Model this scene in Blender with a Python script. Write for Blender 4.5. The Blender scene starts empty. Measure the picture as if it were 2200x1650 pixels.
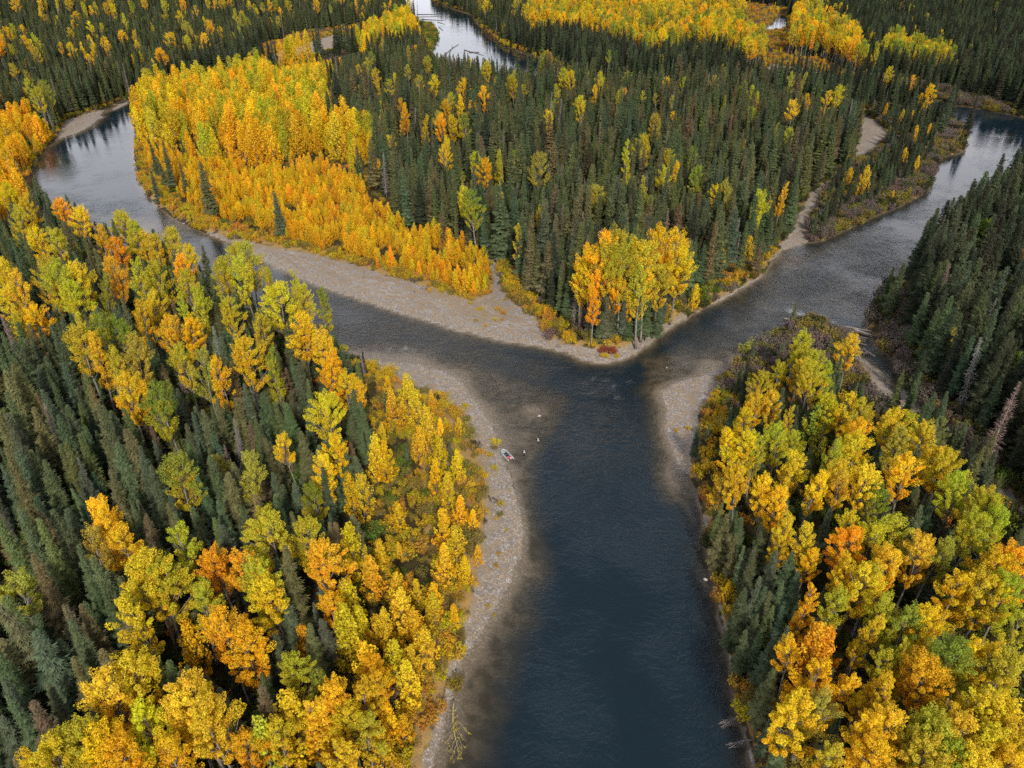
import bpy, math, random
import numpy as np
from mathutils import Vector, Matrix

# ------------------------------------------------------------------ camera, world, sun
SC = bpy.context.scene
FPX, PITCH, HC = 1600.0, math.radians(32.0), 120.0     # focal length in photo pixels, tilt, height of the drone
CP, SP = math.cos(PITCH), math.sin(PITCH)
cam_d = bpy.data.cameras.new("camera"); cam = bpy.data.objects.new("camera", cam_d)
SC.collection.objects.link(cam); SC.camera = cam
cam_d.sensor_width = 36; cam_d.lens = 36 * FPX / 2200
cam_d.clip_start = 1; cam_d.clip_end = 9000
cam.location = (0, 0, HC); cam.rotation_euler = (math.pi / 2 - PITCH, 0, 0)

SUN_EL, SUN_AZ = math.radians(37), math.radians(170)    # azimuth clockwise from +Y: behind the camera, to its right
world = bpy.data.worlds.new("World"); SC.world = world; world.use_nodes = True
nt = world.node_tree; nt.nodes.clear()
def N(t, kind, **kw):
    n = t.nodes.new(kind)
    for k, v in kw.items():
        if k == 'inp':
            for a, b in v.items(): n.inputs[a].default_value = b
        else: setattr(n, k, v)
    return n
wo = N(nt, 'ShaderNodeOutputWorld'); bg = N(nt, 'ShaderNodeBackground', inp={'Strength': 0.10})
sky = N(nt, 'ShaderNodeTexSky', sky_type='NISHITA', sun_disc=False, sun_elevation=SUN_EL, sun_rotation=SUN_AZ, altitude=700, dust_density=1.5)
tc = N(nt, 'ShaderNodeTexCoord'); sep = N(nt, 'ShaderNodeSeparateXYZ')
nt.links.new(tc.outputs['Generated'], sep.inputs[0])
addz = N(nt, 'ShaderNodeMath', operation='ADD', inp={1: 0.25}); nt.links.new(sep.outputs[2], addz.inputs[0])
dx = N(nt, 'ShaderNodeMath', operation='DIVIDE'); dy = N(nt, 'ShaderNodeMath', operation='DIVIDE')
nt.links.new(sep.outputs[0], dx.inputs[0]); nt.links.new(addz.outputs[0], dx.inputs[1])
nt.links.new(sep.outputs[1], dy.inputs[0]); nt.links.new(addz.outputs[0], dy.inputs[1])
cmb = N(nt, 'ShaderNodeCombineXYZ'); nt.links.new(dx.outputs[0], cmb.inputs[0]); nt.links.new(dy.outputs[0], cmb.inputs[1])
cn = N(nt, 'ShaderNodeTexNoise', inp={'Scale': 1.6, 'Detail': 5.0, 'Roughness': 0.55}); nt.links.new(cmb.outputs[0], cn.inputs['Vector'])
cr = N(nt, 'ShaderNodeMapRange', interpolation_type='SMOOTHSTEP', inp={'From Min': 0.36, 'From Max': 0.60, 'To Min': 0.74, 'To Max': 0.97}); nt.links.new(cn.outputs[0], cr.inputs[0])
cg = N(nt, 'ShaderNodeMix', data_type='RGBA'); cg.inputs['A'].default_value = (19.0, 19.0, 20.6, 1); cg.inputs['B'].default_value = (3.7, 4.2, 5.5, 1)
cgr = N(nt, 'ShaderNodeMapRange', interpolation_type='SMOOTHSTEP', inp={'From Min': 0.36, 'From Max': 0.68}); nt.links.new(sep.outputs[2], cgr.inputs[0]); nt.links.new(cgr.outputs[0], cg.inputs['Factor'])
cmx = N(nt, 'ShaderNodeMix', data_type='RGBA'); nt.links.new(cg.outputs['Result'], cmx.inputs['B'])
nt.links.new(cr.outputs[0], cmx.inputs['Factor']); nt.links.new(sky.outputs[0], cmx.inputs['A'])
nt.links.new(cmx.outputs['Result'], bg.inputs[0]); nt.links.new(bg.outputs[0], wo.inputs[0])

sun_d = bpy.data.lights.new("sun", 'SUN'); sun = bpy.data.objects.new("sun", sun_d); SC.collection.objects.link(sun)
sun_d.energy = 3.9; sun_d.angle = math.radians(5.0); sun_d.color = (1.0, 0.93, 0.82)
sd_dir = Vector((math.sin(SUN_AZ) * math.cos(SUN_EL), math.cos(SUN_AZ) * math.cos(SUN_EL), math.sin(SUN_EL)))
sun.rotation_euler = sd_dir.to_track_quat('Z', 'Y').to_euler(); sun.location = (60, -60, 200)
vs = SC.view_settings; vs.view_transform = 'Standard'; vs.look = 'None'; vs.exposure = 0.0; vs.gamma = 1.0
SC.cycles.use_denoising = False; SC.cycles.sample_clamp_direct = 5; SC.cycles.sample_clamp_indirect = 4
SC.cycles.max_bounces = 6; SC.cycles.diffuse_bounces = 2; SC.cycles.glossy_bounces = 2
SC.cycles.transmission_bounces = 3; SC.cycles.transparent_max_bounces = 6; SC.cycles.caustics_reflective = False; SC.cycles.caustics_refractive = False

# ------------------------------------------------------------------ geometry of the place
rng = np.random.default_rng(7); random.seed(7)
def ground(px, py, z=0.0):
    """where the sight line through photo point (px,py) meets the level plane z"""
    px = np.asarray(px, float); py = np.asarray(py, float)
    a = (px - 1100) / FPX; b = (825 - py) / FPX
    dy_ = CP + b * SP; dz = -SP + b * CP
    t = (z - HC) / np.minimum(dz, -1e-3)
    return a * t, dy_ * t
def photo(x, y, z):
    x = np.asarray(x, float); y = np.asarray(y, float); z = np.asarray(z, float) - HC
    d = np.maximum(y * CP - z * SP, 1e-3); u = y * SP + z * CP
    return 1100 + FPX * x / d, 825 - FPX * u / d
def gpoly(pts):
    p = np.array(pts, float); x, y = ground(p[:, 0], np.maximum(p[:, 1], -60)); return np.stack([x, y], 1)
def sdist(P, poly):
    """signed distance to a polygon (negative inside)"""
    out = np.empty(len(P))
    A = poly; B = np.roll(poly, -1, 0); E = B - A; L2 = (E ** 2).sum(1) + 1e-9
    for s in range(0, len(P), 40000):
        Q = P[s:s + 40000]; best = np.full(len(Q), 1e18); ins = np.zeros(len(Q), bool)
        for a, b, e, l in zip(A, B, E, L2):
            w = Q - a; t = np.clip((w @ e) / l, 0, 1)
            d = ((w - t[:, None] * e) ** 2).sum(1); best = np.minimum(best, d)
            c = (a[1] > Q[:, 1]) != (b[1] > Q[:, 1])
            if c.any():
                xi = a[0] + (Q[:, 1] - a[1]) * e[0] / (e[1] if e[1] != 0 else 1e-9)
                ins ^= c & (Q[:, 0] < xi)
        out[s:s + 40000] = np.where(ins, -1, 1) * np.sqrt(best)
    return out
def inside(px, py, pts):
    p = np.asarray(pts, float); x = np.asarray(px, float); y = np.asarray(py, float); r = np.zeros(x.shape, bool)
    for (ax, ay), (bx, by) in zip(p, np.roll(p, -1, 0)):
        c = (ay > y) != (by > y)
        r ^= c & (x < ax + (y - ay) * (bx - ax) / ((by - ay) or 1e-9))
    return r
def wob(P, sc, seed):
    r = np.random.default_rng(seed); v = 0
    for k in range(6):
        a = r.uniform(0, 6.28); f = 2 * math.pi / sc * r.uniform(.6, 1.7); v = v + np.sin((P[:, 0] * math.cos(a) + P[:, 1] * math.sin(a)) * f + r.uniform(0, 6.28) + 1.3 * np.sin((P[:, 0] * math.sin(a) - P[:, 1] * math.cos(a)) * f * .7))
    return v / 3.5

BSHORE = [(312,222),(305,245),(298,270),(290,300),(287,333),(300,393),(317,420),(337,443),(367,463),(400,483),(450,506),(500,528),(550,553),(600,580),(662,607),(709,625),(767,643),(800,655),(862,676),(900,687),(936,696),(966,707),(1033,723),(1083,735),(1166,747),(1216,760),(1246,773),(1266,780),(1300,782)]
BRIGHT = [(1300,782),(1343,773),(1366,763),(1400,737),(1430,713),(1466,692),(1486,677),(1513,662),(1549,648),(1600,617),(1640,595),(1656,560),(1680,540),(1733,522),(1766,517),(1816,493),(1883,463),(1933,443),(1995,410),(2006,360),(2026,337),(2066,327),(2080,300),(2066,277),(2033,263),(2006,247),(2000,219)]
CSHORE = [(1830,748),(1800,716),(1760,690),(1720,691),(1690,701),(1665,727),(1620,747),(1600,768),(1575,788),(1539,800),(1490,812),(1451,823),(1422,845),(1432,885),(1428,920),(1438,944),(1448,982),(1455,1011),(1478,1022),(1500,1050),(1508,1100),(1512,1150),(1519,1190),(1533,1257),(1549,1350),(1563,1400),(1573,1450),(1586,1517),(1600,1570),(1615,1650),(1635,1800),(1650,2000),(1650,2300)]
ASHORE = [(845,2300),(860,2000),(900,1760),(925,1660),(945,1600),(958,1550),(968,1500),(980,1450),(1002,1405),(1035,1352),(1068,1300),(1097,1250),(1115,1200),(1125,1150),(1120,1100),(1105,1050),(1085,1000),(1075,965),(1062,925),(1040,890),(1015,855),(990,822),(960,800),(900,785),(840,778),(800,776),(760,768),(700,745),(600,700),(450,640),(300,560),(200,520),(110,470),(62,440),(52,410),(60,380),(80,345),(100,320),(123,299),(140,294),(165,286),(200,268),(218,250),(224,236),(260,218),(300,209)]
WATER = [
    ASHORE + BSHORE[0:] + [(1375,787),(1450,762),(1475,792)] + CSHORE[12:],
    BRIGHT + [(2013,214),(2050,226),(2100,233),(2150,242),(2200,253),(2300,280),(2380,320),(2330,345),(2245,335),(2190,380),(2120,450),(2050,515),(1990,568),(1940,600),(1900,618),(1880,645),(1864,680),(1864,708),(1882,745),(1915,770),(1930,800),(1938,835),(1922,850),(1902,822),(1885,792),(1858,772)] + CSHORE[:13] + [(1405,960),(1300,980),(1225,860),(1235,800)],
    [(280,240),(296,208),(350,194),(430,180),(470,168),(530,149),(570,131),(612,124),(622,136),(590,148),(540,160),(490,180),(440,196),(360,212),(314,228),(290,250)],
    [(860,-40),(868,0),(874,25),(900,46),(935,58),(942,75),(932,98),(922,120),(930,142),(960,157),(1000,165),(1060,168),(1120,176),(1180,184),(1230,194),(1290,202),(1340,207),(1400,208),(1480,202),(1560,190),(1630,180),(1700,194),(1780,203),(1860,207),(1930,215),(2001,226),(2050,252),(2062,236),(2013,213),(1930,200),(1860,191),(1780,181),(1720,176),(1690,165),(1650,148),(1620,160),(1560,174),(1480,186),(1400,190),(1320,188),(1250,172),(1200,142),(1166,127),(1116,113),(1083,97),(1050,73),(1023,50),(1013,33),(973,20),(926,0),(920,-40)],
    [(1676,26),(1688,26),(1695,45),(1690,60),(1672,68),(1652,70),(1636,66),(1652,52),(1668,40)],
    [(1048,64),(1058,50),(1080,42),(1092,50),(1087,64),(1065,70)],
    [(692,186),(712,176),(722,200),(706,212)],
]
ISLE = [(232,240),(250,225),(284,214),(276,224),(248,236)]
GRAVEL = [
    [(1080,960),(1130,1130),(1130,1200),(1090,1290),(1000,1440),(968,1540),(925,1680),(880,1850),(860,1850),(903,1660),(920,1600),(946,1517),(966,1433),(1000,1367),(1016,1287),(1026,1217),(1040,1150),(1043,1083),(1046,1033),(1033,1000),(1020,950),(1000,905),(940,860),(893,838),(860,820),(800,790),(740,772),(740,750),(900,770),(1000,810),(1060,900)],
    [(445,515),(600,590),(800,670),(1000,725),(1200,765),(1260,790),(1330,788),(1480,690),(1470,672),(1400,716),(1345,750),(1290,756),(1260,752),(1215,744),(1180,728),(1160,700),(1120,668),(1090,648),(1078,625),(1068,560),(1055,540),(1050,565),(1062,612),(1050,640),(1010,652),(950,634),(890,613),(840,600),(760,574),(700,556),(650,546),(567,531),(500,515),(445,497)],
    [(1410,840),(1500,800),(1600,765),(1590,795),(1562,822),(1539,841),(1525,864),(1500,887),(1498,934),(1485,973),(1483,1018),(1440,1020),(1420,930)],
    [(1826,770),(1860,765),(1890,780),(1925,790),(1942,815),(1960,860),(1995,900),(2063,975),(2105,1015),(2160,1060),(2240,1130),(2225,1150),(2150,1085),(2090,1025),(2040,985),(1985,925),(1930,895),(1885,872),(1855,840),(1833,795)],
    [(1650,565),(1683,520),(1700,500),(1722,455),(1743,417),(1786,383),(1826,360),(1840,320),(1845,285),(1856,247),(1880,262),(1913,290),(1890,322),(1866,335),(1835,360),(1800,380),(1776,417),(1750,467),(1738,500),(1735,530),(1690,545)],
    [(118,305),(143,263),(200,243),(226,236),(222,255),(205,272),(165,292),(130,303)],
    ISLE,
    [(540,140),(590,117),(640,104),(700,85),(725,79),(772,84),(795,95),(740,107),(690,120),(640,128),(600,138),(560,148)],
    [(430,184),(470,172),(500,172),(495,186),(450,196)],
    [(1650,150),(1700,165),(1780,176),(1860,188),(1930,198),(1930,190),(1860,180),(1790,168),(1720,150),(1660,140)],
    [(1500,672),(1549,640),(1600,612),(1645,585),(1640,604),(1600,626),(1549,657),(1510,672)],
    [(980,158),(1060,164),(1120,172),(1180,180),(1120,182),(1060,178),(985,170)],
    [(866,462),(905,470),(950,488),(940,496),(900,484),(866,472)],
    [(1500,1060),(1508,1100),(1512,1150),(1519,1190),(1533,1257),(1549,1350),(1563,1400),(1573,1450),(1586,1517),(1600,1570),(1615,1650),(1622,1650),(1606,1570),(1593,1517),(1580,1450),(1571,1400),(1557,1350),(1541,1257),(1527,1190),(1520,1150),(1514,1100)],
]
HERB = [
    [(893,838),(940,855),(1010,895),(1050,950),(1062,1010),(1060,1060),(1052,1120),(1043,1083),(1046,1033),(1033,1000),(1020,950),(1000,905),(940,862)],
    [(1000,640),(1050,632),(1085,655),(1092,690),(1060,700),(1010,680),(960,655),(900,632),(890,612)],
    [(1600,20),(1660,30),(1650,80),(1600,95),(1640,120),(1600,110),(1590,40)],
    [(1655,118),(1720,130),(1800,145),(1880,180),(1800,172),(1720,155),(1660,140)],
    [(1230,738),(1290,752),(1345,750),(1400,716),(1480,668),(1560,625),(1640,575),(1650,560),(1600,590),(1530,625),(1470,660),(1400,700),(1340,735),(1290,740)],
    [(300,400),(340,440),(440,495),(600,535),(760,572),(900,615),(1000,640),(1010,610),(900,590),(760,560),(600,520),(450,470),(340,420)],
    [(800,790),(893,838),(1000,905),(1033,1000),(1043,1083),(1040,1150),(1016,1287),(1000,1367),(946,1517),(903,1650),(870,1800),(820,1800),(880,1500),(930,1300),(900,1000),(820,860)],
    [(560,100),(640,80),(700,70),(770,60),(790,85),(720,80),(640,104),(560,128)],
]
GW = [gpoly(p) for p in WATER]; GG = [gpoly(p) for p in GRAVEL]; GH = [gpoly(p) for p in HERB]; GI = gpoly(ISLE)
def sd_water(P):
    s = np.min([sdist(P, g) for g in GW], 0); s = np.maximum(s, -sdist(P, GI))
    dist = np.hypot(P[:, 0], P[:, 1])
    return s + wob(P, 9, 3) * .35 + wob(P, 3.2, 5) * .15
def sd_gravel(P): return np.min([sdist(P, g) for g in GG], 0) + wob(P, 6, 9) * .8
def sd_herb(P): return np.min([sdist(P, g) for g in GH], 0) + wob(P, 5, 11) * 1.0
SHELF = [gpoly(q) for q in ([(780,766),(900,758),(1000,778),(1100,805),(1180,832),(1222,850),(1212,885),(1196,925),(1168,950),(1140,985),(1122,1025),(1120,1090),(1138,1160),(1130,1230),(1100,1310),(1060,1400),(1015,1500),(985,1600),(950,1800),(850,1800),(900,1400),(1000,1000),(900,850),(780,790)],
  [(1380,770),(1460,752),(1560,742),(1640,752),(1600,800),(1480,900),(1470,1000),(1510,1050),(1515,1100),(1495,1080),(1470,1050),(1440,1015),(1425,960),(1416,900),(1400,850),(1385,810)],
  [(1560,640),(1640,610),(1720,600),(1780,620),(1740,672),(1640,690),(1580,672)],
  [(1655,575),(1700,545),(1800,520),(1900,480),(1900,500),(1800,545),(1700,585),(1640,615)],
  [(200,480),(350,470),(560,575),(760,655),(1000,728),(1190,775),(1190,840),(1000,800),(850,775),(700,745),(450,640),(250,540)],
  [(1450,735),(1640,615),(1900,490),(2040,380),(2100,290),(2190,275),(2200,400),(2000,560),(1850,690),(1700,672),(1560,765),(1450,790)])]
SHELF_X = [0, 0, .5, 0, .62, .55]
SHOAL = [(1150,880,9,.9),(1125,940,9,.75),(1075,870,12,.6),(1110,1010,6,.6),(1150,1230,5,.55),(1110,1330,7,.5),(1060,1430,8,.5),(1010,1540,8,.5),(1000,1640,8,.4),(900,765,14,.7),(1000,800,10,.7),(800,752,12,.6),(1455,1030,6,.8),(1440,835,8,.8),(1520,782,10,.85),(1590,758,7,.7),(1640,650,11,.6),(1690,560,12,.7),(1740,600,8,.5),(280,490,20,.8),(320,510,20,.8),(200,470,18,.4),(2040,300,14,.5),(2090,330,12,.6),(1000,145,30,.8),(1120,165,30,.8),(1180,150,25,.6),(1700,185,25,.8),(1780,195,25,.7),(560,145,20,.9),(1900,840,5,.8),(1460,1060,5,.6)]
def heights(P):
    s = sd_water(P); g = sd_gravel(P)
    gw = np.clip(-g / 1.5 + .5, 0, 1); near = np.exp(-np.maximum(np.min([sdist(P, GG[k]) for k in (0, 2, 5, 7)], 0), 0) / 5)
    land = np.where(s > 0, gw * np.minimum(.045 * s, 1.0) + (1 - gw) * np.minimum(.35 * s, 1.6), 0)
    land += (s > 1) * (1 - gw) * wob(P, 14, 21) * .25 + (s > .5) * gw * wob(P, 7, 22) * .06
    sl = .62 * (1 - near) + .13 * near; dm = 3.2
    dep = dm * (1 - np.exp(-np.maximum(-s, 0) * sl / dm))
    for (px, py, r, k) in SHOAL:
        cx, cy = ground(px, py); dep = dep * (1 - min(.95, k * 1.12) * np.exp(-((P[:, 0] - cx) ** 2 + (P[:, 1] - cy) ** 2) / r ** 2))
    for k_, g_ in enumerate(SHELF):
        q = sdist(P, g_) + wob(P, 9, 33 + k_) * 1.1 + wob(P, 3.5, 43 + k_) * .5; f = 1 / (1 + np.exp(np.clip(q / (.55 if k_ < 2 else 2.0), -30, 30)))
        dep = dep * (1 - f) + np.minimum(dep, .50 + .16 * wob(P, 13, 35) + .014 * np.maximum(-s, 0) + SHELF_X[k_]) * f
    dep = dep * (1 + .15 * wob(P, 11, 31))
    z = np.where(s > 0, np.maximum(land, .02 * s), -dep)
    return z, s, g, gw
def height_at(xs, ys):
    P = np.stack([np.asarray(xs, float), np.asarray(ys, float)], 1); return heights(P)

COL = SC.collection
def mesh_arrays(name, V, Fq, mat=None, Ft=None, attrs=None, smooth=False, mats=None, midx=None):
    """build a mesh fast from arrays: quads Fq (n,4), triangles Ft (m,3)"""
    me = bpy.data.meshes.new(name); V = np.asarray(V, np.float32)
    q = np.zeros((0, 4), int) if Fq is None else np.asarray(Fq, int).reshape(-1, 4); t = np.zeros((0, 3), int) if Ft is None else np.asarray(Ft, int).reshape(-1, 3)
    me.vertices.add(len(V)); me.vertices.foreach_set('co', V.ravel())
    nl = len(q) * 4 + len(t) * 3; me.loops.add(nl)
    me.loops.foreach_set('vertex_index', np.concatenate([q.ravel(), t.ravel()]).astype(np.int32))
    me.polygons.add(len(q) + len(t))
    ls = np.concatenate([np.arange(len(q)) * 4, len(q) * 4 + np.arange(len(t)) * 3]).astype(np.int32)
    me.polygons.foreach_set('loop_start', ls)
    if midx is not None: me.polygons.foreach_set('material_index', np.asarray(midx, np.int32))
    me.polygons.foreach_set('use_smooth', np.full(len(q) + len(t), smooth))
    for k, v in (attrs or {}).items():
        v = np.asarray(v, np.float32)
        if v.ndim == 1: a = me.attributes.new(k, 'FLOAT', 'POINT'); a.data.foreach_set('value', v)
        else: a = me.attributes.new(k, 'FLOAT_VECTOR', 'POINT'); a.data.foreach_set('vector', v.ravel())
    me.update(calc_edges=True); me.validate()
    for m in (mats or ([mat] if mat else [])): me.materials.append(m)
    return me
def link(name, me, parent=None, label=None, cat=None, group=None, kind=None, loc=None):
    o = bpy.data.objects.new(name, me); COL.objects.link(o)
    if parent: o.parent = parent
    if loc is not None: o.location = loc
    if label: o['label'] = label
    if cat: o['category'] = cat
    if group: o['group'] = group
    if kind: o['kind'] = kind
    return o

# ------------------------------------------------------------------ materials
def newmat(name):
    m = bpy.data.materials.new(name); m.use_nodes = True; m.node_tree.nodes.clear(); return m, m.node_tree
def ramp(t, pts):
    r = N(t, 'ShaderNodeValToRGB'); e = r.color_ramp.elements
    while len(e) < len(pts): e.new(0.5)
    for i, (p, c) in enumerate(pts): e[i].position = p; e[i].color = (*c, 1)
    return r
def mixc(t, f, a, b, mode='MIX'):
    m = N(t, 'ShaderNodeMix', data_type='RGBA', blend_type=mode)
    for s, v in (('Factor', f), ('A', a), ('B', b)):
        if isinstance(v, (int, float)): m.inputs[s].default_value = v
        elif isinstance(v, tuple): m.inputs[s].default_value = (*v, 1)
        else: t.links.new(v, m.inputs[s])
    return m.outputs['Result']
def math_(t, op, a, b=None, c=None):
    m = N(t, 'ShaderNodeMath', operation=op)
    for i, v in enumerate((a, b, c)):
        if v is None: continue
        if isinstance(v, (int, float)): m.inputs[i].default_value = v
        else: t.links.new(v, m.inputs[i])
    return m.outputs[0]
def noise(t, vec, sc, det=3, rough=.5):
    n = N(t, 'ShaderNodeTexNoise', inp={'Scale': sc, 'Detail': det, 'Roughness': rough}); t.links.new(vec, n.inputs['Vector']); return n.outputs[0]
def sstep(t, v, a, b, lo=0.0, hi=1.0):
    m = N(t, 'ShaderNodeMapRange', interpolation_type='SMOOTHSTEP', inp={'From Min': a, 'From Max': b, 'To Min': lo, 'To Max': hi}); t.links.new(v, m.inputs[0]); return m.outputs[0]

def mat_leaf(name, transl=.35, low=None, hue=.10, v0=.62, v1=.62):
    m, t = newmat(name)
    out = N(t, 'ShaderNodeOutputMaterial')
    tint = N(t, 'ShaderNodeAttribute', attribute_type='INSTANCER', attribute_name='tint')
    var = N(t, 'ShaderNodeAttribute', attribute_name='var'); hf = N(t, 'ShaderNodeAttribute', attribute_name='hf'); cl = N(t, 'ShaderNodeAttribute', attribute_name='clump')
    col = tint.outputs['Color']
    if low:      # leaves turn first at one end of the crown: the tree's own pigment
        t2 = N(t, 'ShaderNodeAttribute', attribute_type='INSTANCER', attribute_name='tintlow')
        f = sstep(t, math_(t, 'ADD', hf.outputs['Fac'], math_(t, 'MULTIPLY', cl.outputs['Fac'], .5)), .35, 1.05)
        col = mixc(t, f, t2.outputs['Color'], col)
    hs = N(t, 'ShaderNodeHueSaturation'); t.links.new(col, hs.inputs['Color'])
    t.links.new(math_(t, 'ADD', .5 - hue * .25, math_(t, 'MULTIPLY', cl.outputs['Fac'], hue * .5)), hs.inputs['Hue'])
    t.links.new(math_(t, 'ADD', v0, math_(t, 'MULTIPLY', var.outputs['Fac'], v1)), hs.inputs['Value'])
    d = N(t, 'ShaderNodeBsdfDiffuse'); tr = N(t, 'ShaderNodeBsdfTranslucent'); mx = N(t, 'ShaderNodeMixShader', inp={0: transl})
    t.links.new(hs.outputs[0], d.inputs[0]); t.links.new(hs.outputs[0], tr.inputs[0])
    t.links.new(d.outputs[0], mx.inputs[1]); t.links.new(tr.outputs[0], mx.inputs[2]); t.links.new(mx.outputs[0], out.inputs[0])
    return m
def mat_bark(name, c1, c2, sc=2.5):
    m, t = newmat(name); out = N(t, 'ShaderNodeOutputMaterial'); tc = N(t, 'ShaderNodeTexCoord')
    mp = N(t, 'ShaderNodeMapping', inp={'Scale': (1, 1, .25)}); t.links.new(tc.outputs['Object'], mp.inputs[0])
    f = noise(t, mp.outputs[0], sc, 4, .6); c = mixc(t, sstep(t, f, .35, .65), c1, c2)
    b = N(t, 'ShaderNodeBsdfPrincipled', inp={'Roughness': .9, 'Specular IOR Level': .2}); t.links.new(c, b.inputs['Base Color'])
    bp = N(t, 'ShaderNodeBump', inp={'Strength': .5, 'Distance': .1}); t.links.new(f, bp.inputs['Height']); t.links.new(bp.outputs[0], b.inputs['Normal'])
    t.links.new(b.outputs[0], out.inputs[0]); return m
def mat_plain(name, col, rough=.6, var=.15, sc=6, metal=0.0):
    m, t = newmat(name); out = N(t, 'ShaderNodeOutputMaterial'); tc = N(t, 'ShaderNodeTexCoord')
    f = noise(t, tc.outputs['Object'], sc, 3); c = mixc(t, f, tuple(x * (1 - var) for x in col), tuple(min(1, x * (1 + var)) for x in col))
    b = N(t, 'ShaderNodeBsdfPrincipled', inp={'Roughness': rough, 'Metallic': metal}); t.links.new(c, b.inputs['Base Color']); t.links.new(b.outputs[0], out.inputs[0]); return m
M_LEAF = mat_leaf('broadleaf_foliage', .35, low=True, hue=.035, v0=.60, v1=.75)
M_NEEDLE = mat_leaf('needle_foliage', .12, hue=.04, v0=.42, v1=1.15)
M_SHRUB = mat_leaf('shrub_foliage', .3, hue=.07)
M_PALE = mat_bark('pale_cottonwood_bark', (.30, .27, .23), (.14, .12, .10))
M_DARK = mat_bark('spruce_bark', (.13, .10, .085), (.06, .045, .04))
M_DEAD = mat_bark('weathered_wood', (.36, .33, .30), (.17, .14, .125), 3)
M_DRIFT = mat_bark('dark_wet_driftwood', (.16, .135, .12), (.06, .048, .042), 3)
M_GOLDWOOD = mat_bark('fresh_pale_wood', (.50, .42, .27), (.30, .24, .14), 3)

def mat_ground():
    m, t = newmat('valley_floor'); out = N(t, 'ShaderNodeOutputMaterial'); geo = N(t, 'ShaderNodeNewGeometry'); pos = geo.outputs['Position']
    ga = N(t, 'ShaderNodeAttribute', attribute_name='gravel').outputs['Fac']; ha = N(t, 'ShaderNodeAttribute', attribute_name='herb').outputs['Fac']
    sx = N(t, 'ShaderNodeSeparateXYZ'); t.links.new(pos, sx.inputs[0]); z = sx.outputs[2]
    vo = N(t, 'ShaderNodeTexVoronoi', inp={'Scale': 2.6}); t.links.new(pos, vo.inputs['Vector'])
    vc = N(t, 'ShaderNodeSeparateColor'); t.links.new(vo.outputs['Color'], vc.inputs[0])
    vo2 = N(t, 'ShaderNodeTexVoronoi', inp={'Scale': 6.0}); t.links.new(pos, vo2.inputs['Vector'])
    vc2 = N(t, 'ShaderNodeSeparateColor'); t.links.new(vo2.outputs['Color'], vc2.inputs[0])
    big = noise(t, pos, .07, 4, .6); mid = noise(t, pos, .35, 5, .6); fine = noise(t, pos, 3.0, 4, .65)
    st = math_(t, 'ADD', math_(t, 'MULTIPLY', vc.outputs[0], .5), math_(t, 'MULTIPLY', vc2.outputs[1], .5))
    stones = ramp(t, [(0.0, (.155, .130, .111)), (.42, (.220, .188, .160)), (.66, (.285, .248, .214)), (.95, (.54, .51, .48))]); t.links.new(st, stones.inputs[0])
    sandy = mixc(t, fine, (.195, .162, .134), (.27, .23, .198))
    grav = mixc(t, sstep(t, mid, .40, .60), stones.outputs[0], sandy)
    bv = N(t, 'ShaderNodeCombineXYZ'); t.links.new(math_(t, 'MULTIPLY', z, 22.0), bv.inputs[0]); t.links.new(math_(t, 'MULTIPLY', sx.outputs[0], .05), bv.inputs[1]); t.links.new(math_(t, 'MULTIPLY', sx.outputs[1], .05), bv.inputs[2])
    band = noise(t, bv.outputs[0], 1.0, 3, .6); grav = mixc(t, sstep(t, band, .52, .68, 0, .7), grav, (.185, .150, .122)); grav = mixc(t, sstep(t, band, .46, .34, 0, .5), grav, (.40, .37, .345))
    grav = mixc(t, sstep(t, math_(t, 'ADD', mid, math_(t, 'MULTIPLY', fine, .4)), .80, .95, 0, .6), grav, (.17, .13, .10))
    grav = mixc(t, sstep(t, z, .15, .45), stones.outputs[0], grav)          # cobbles at the water's edge
    herb = ramp(t, [(.25, (.20, .13, .06)), (.42, (.27, .185, .08)), (.55, (.36, .22, .07)), (.66, (.34, .26, .10)), (.8, (.20, .20, .06))]); t.links.new(mixc(t, .5, fine, mid), herb.inputs[0])
    herbc = mixc(t, sstep(t, fine, .40, .60, .35, 1), herb.outputs[0], grav)
    duff = ramp(t, [(.28, (.022, .016, .012)), (.45, (.050, .034, .018)), (.58, (.060, .050, .018)), (.72, (.115, .058, .022))]); t.links.new(mixc(t, .55, fine, mid), duff.inputs[0])
    land = mixc(t, sstep(t, math_(t, 'ADD', ha, math_(t, 'MULTIPLY', math_(t, 'SUBTRACT', mid, .5), .8)), .35, .65), duff.outputs[0], herb.outputs[0])
    bar = mixc(t, sstep(t, math_(t, 'ADD', ha, math_(t, 'MULTIPLY', math_(t, 'SUBTRACT', mid, .5), 1.2)), .4, .7), grav, herbc)
    c = mixc(t, sstep(t, math_(t, 'ADD', ga, math_(t, 'MULTIPLY', math_(t, 'SUBTRACT', mid, .5), .7)), .4, .6), land, bar)
    bed = mixc(t, sstep(t, mid, .38, .62), (.095, .075, .052), (.235, .190, .148)); bed = mixc(t, sstep(t, fine, .35, .7, 0, .55), bed, (.075, .066, .042)); bed = mixc(t, .22, bed, stones.outputs[0], 'MULTIPLY')
    bed = mixc(t, sstep(t, z, -.5, -.02), bed, mixc(t, .5, stones.outputs[0], (.17, .125, .095)))
    c = mixc(t, sstep(t, z, -.08, .05), bed, c)
    b = N(t, 'ShaderNodeBsdfPrincipled', inp={'Roughness': .95, 'Specular IOR Level': .15}); t.links.new(c, b.inputs['Base Color'])
    bh = math_(t, 'ADD', math_(t, 'MULTIPLY', vo.outputs['Distance'], -.35), math_(t, 'MULTIPLY', fine, .4))
    bp = N(t, 'ShaderNodeBump', inp={'Strength': .7, 'Distance': .25}); t.links.new(bh, bp.inputs['Height']); t.links.new(bp.outputs[0], b.inputs['Normal'])
    t.links.new(b.outputs[0], out.inputs[0]); return m
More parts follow.
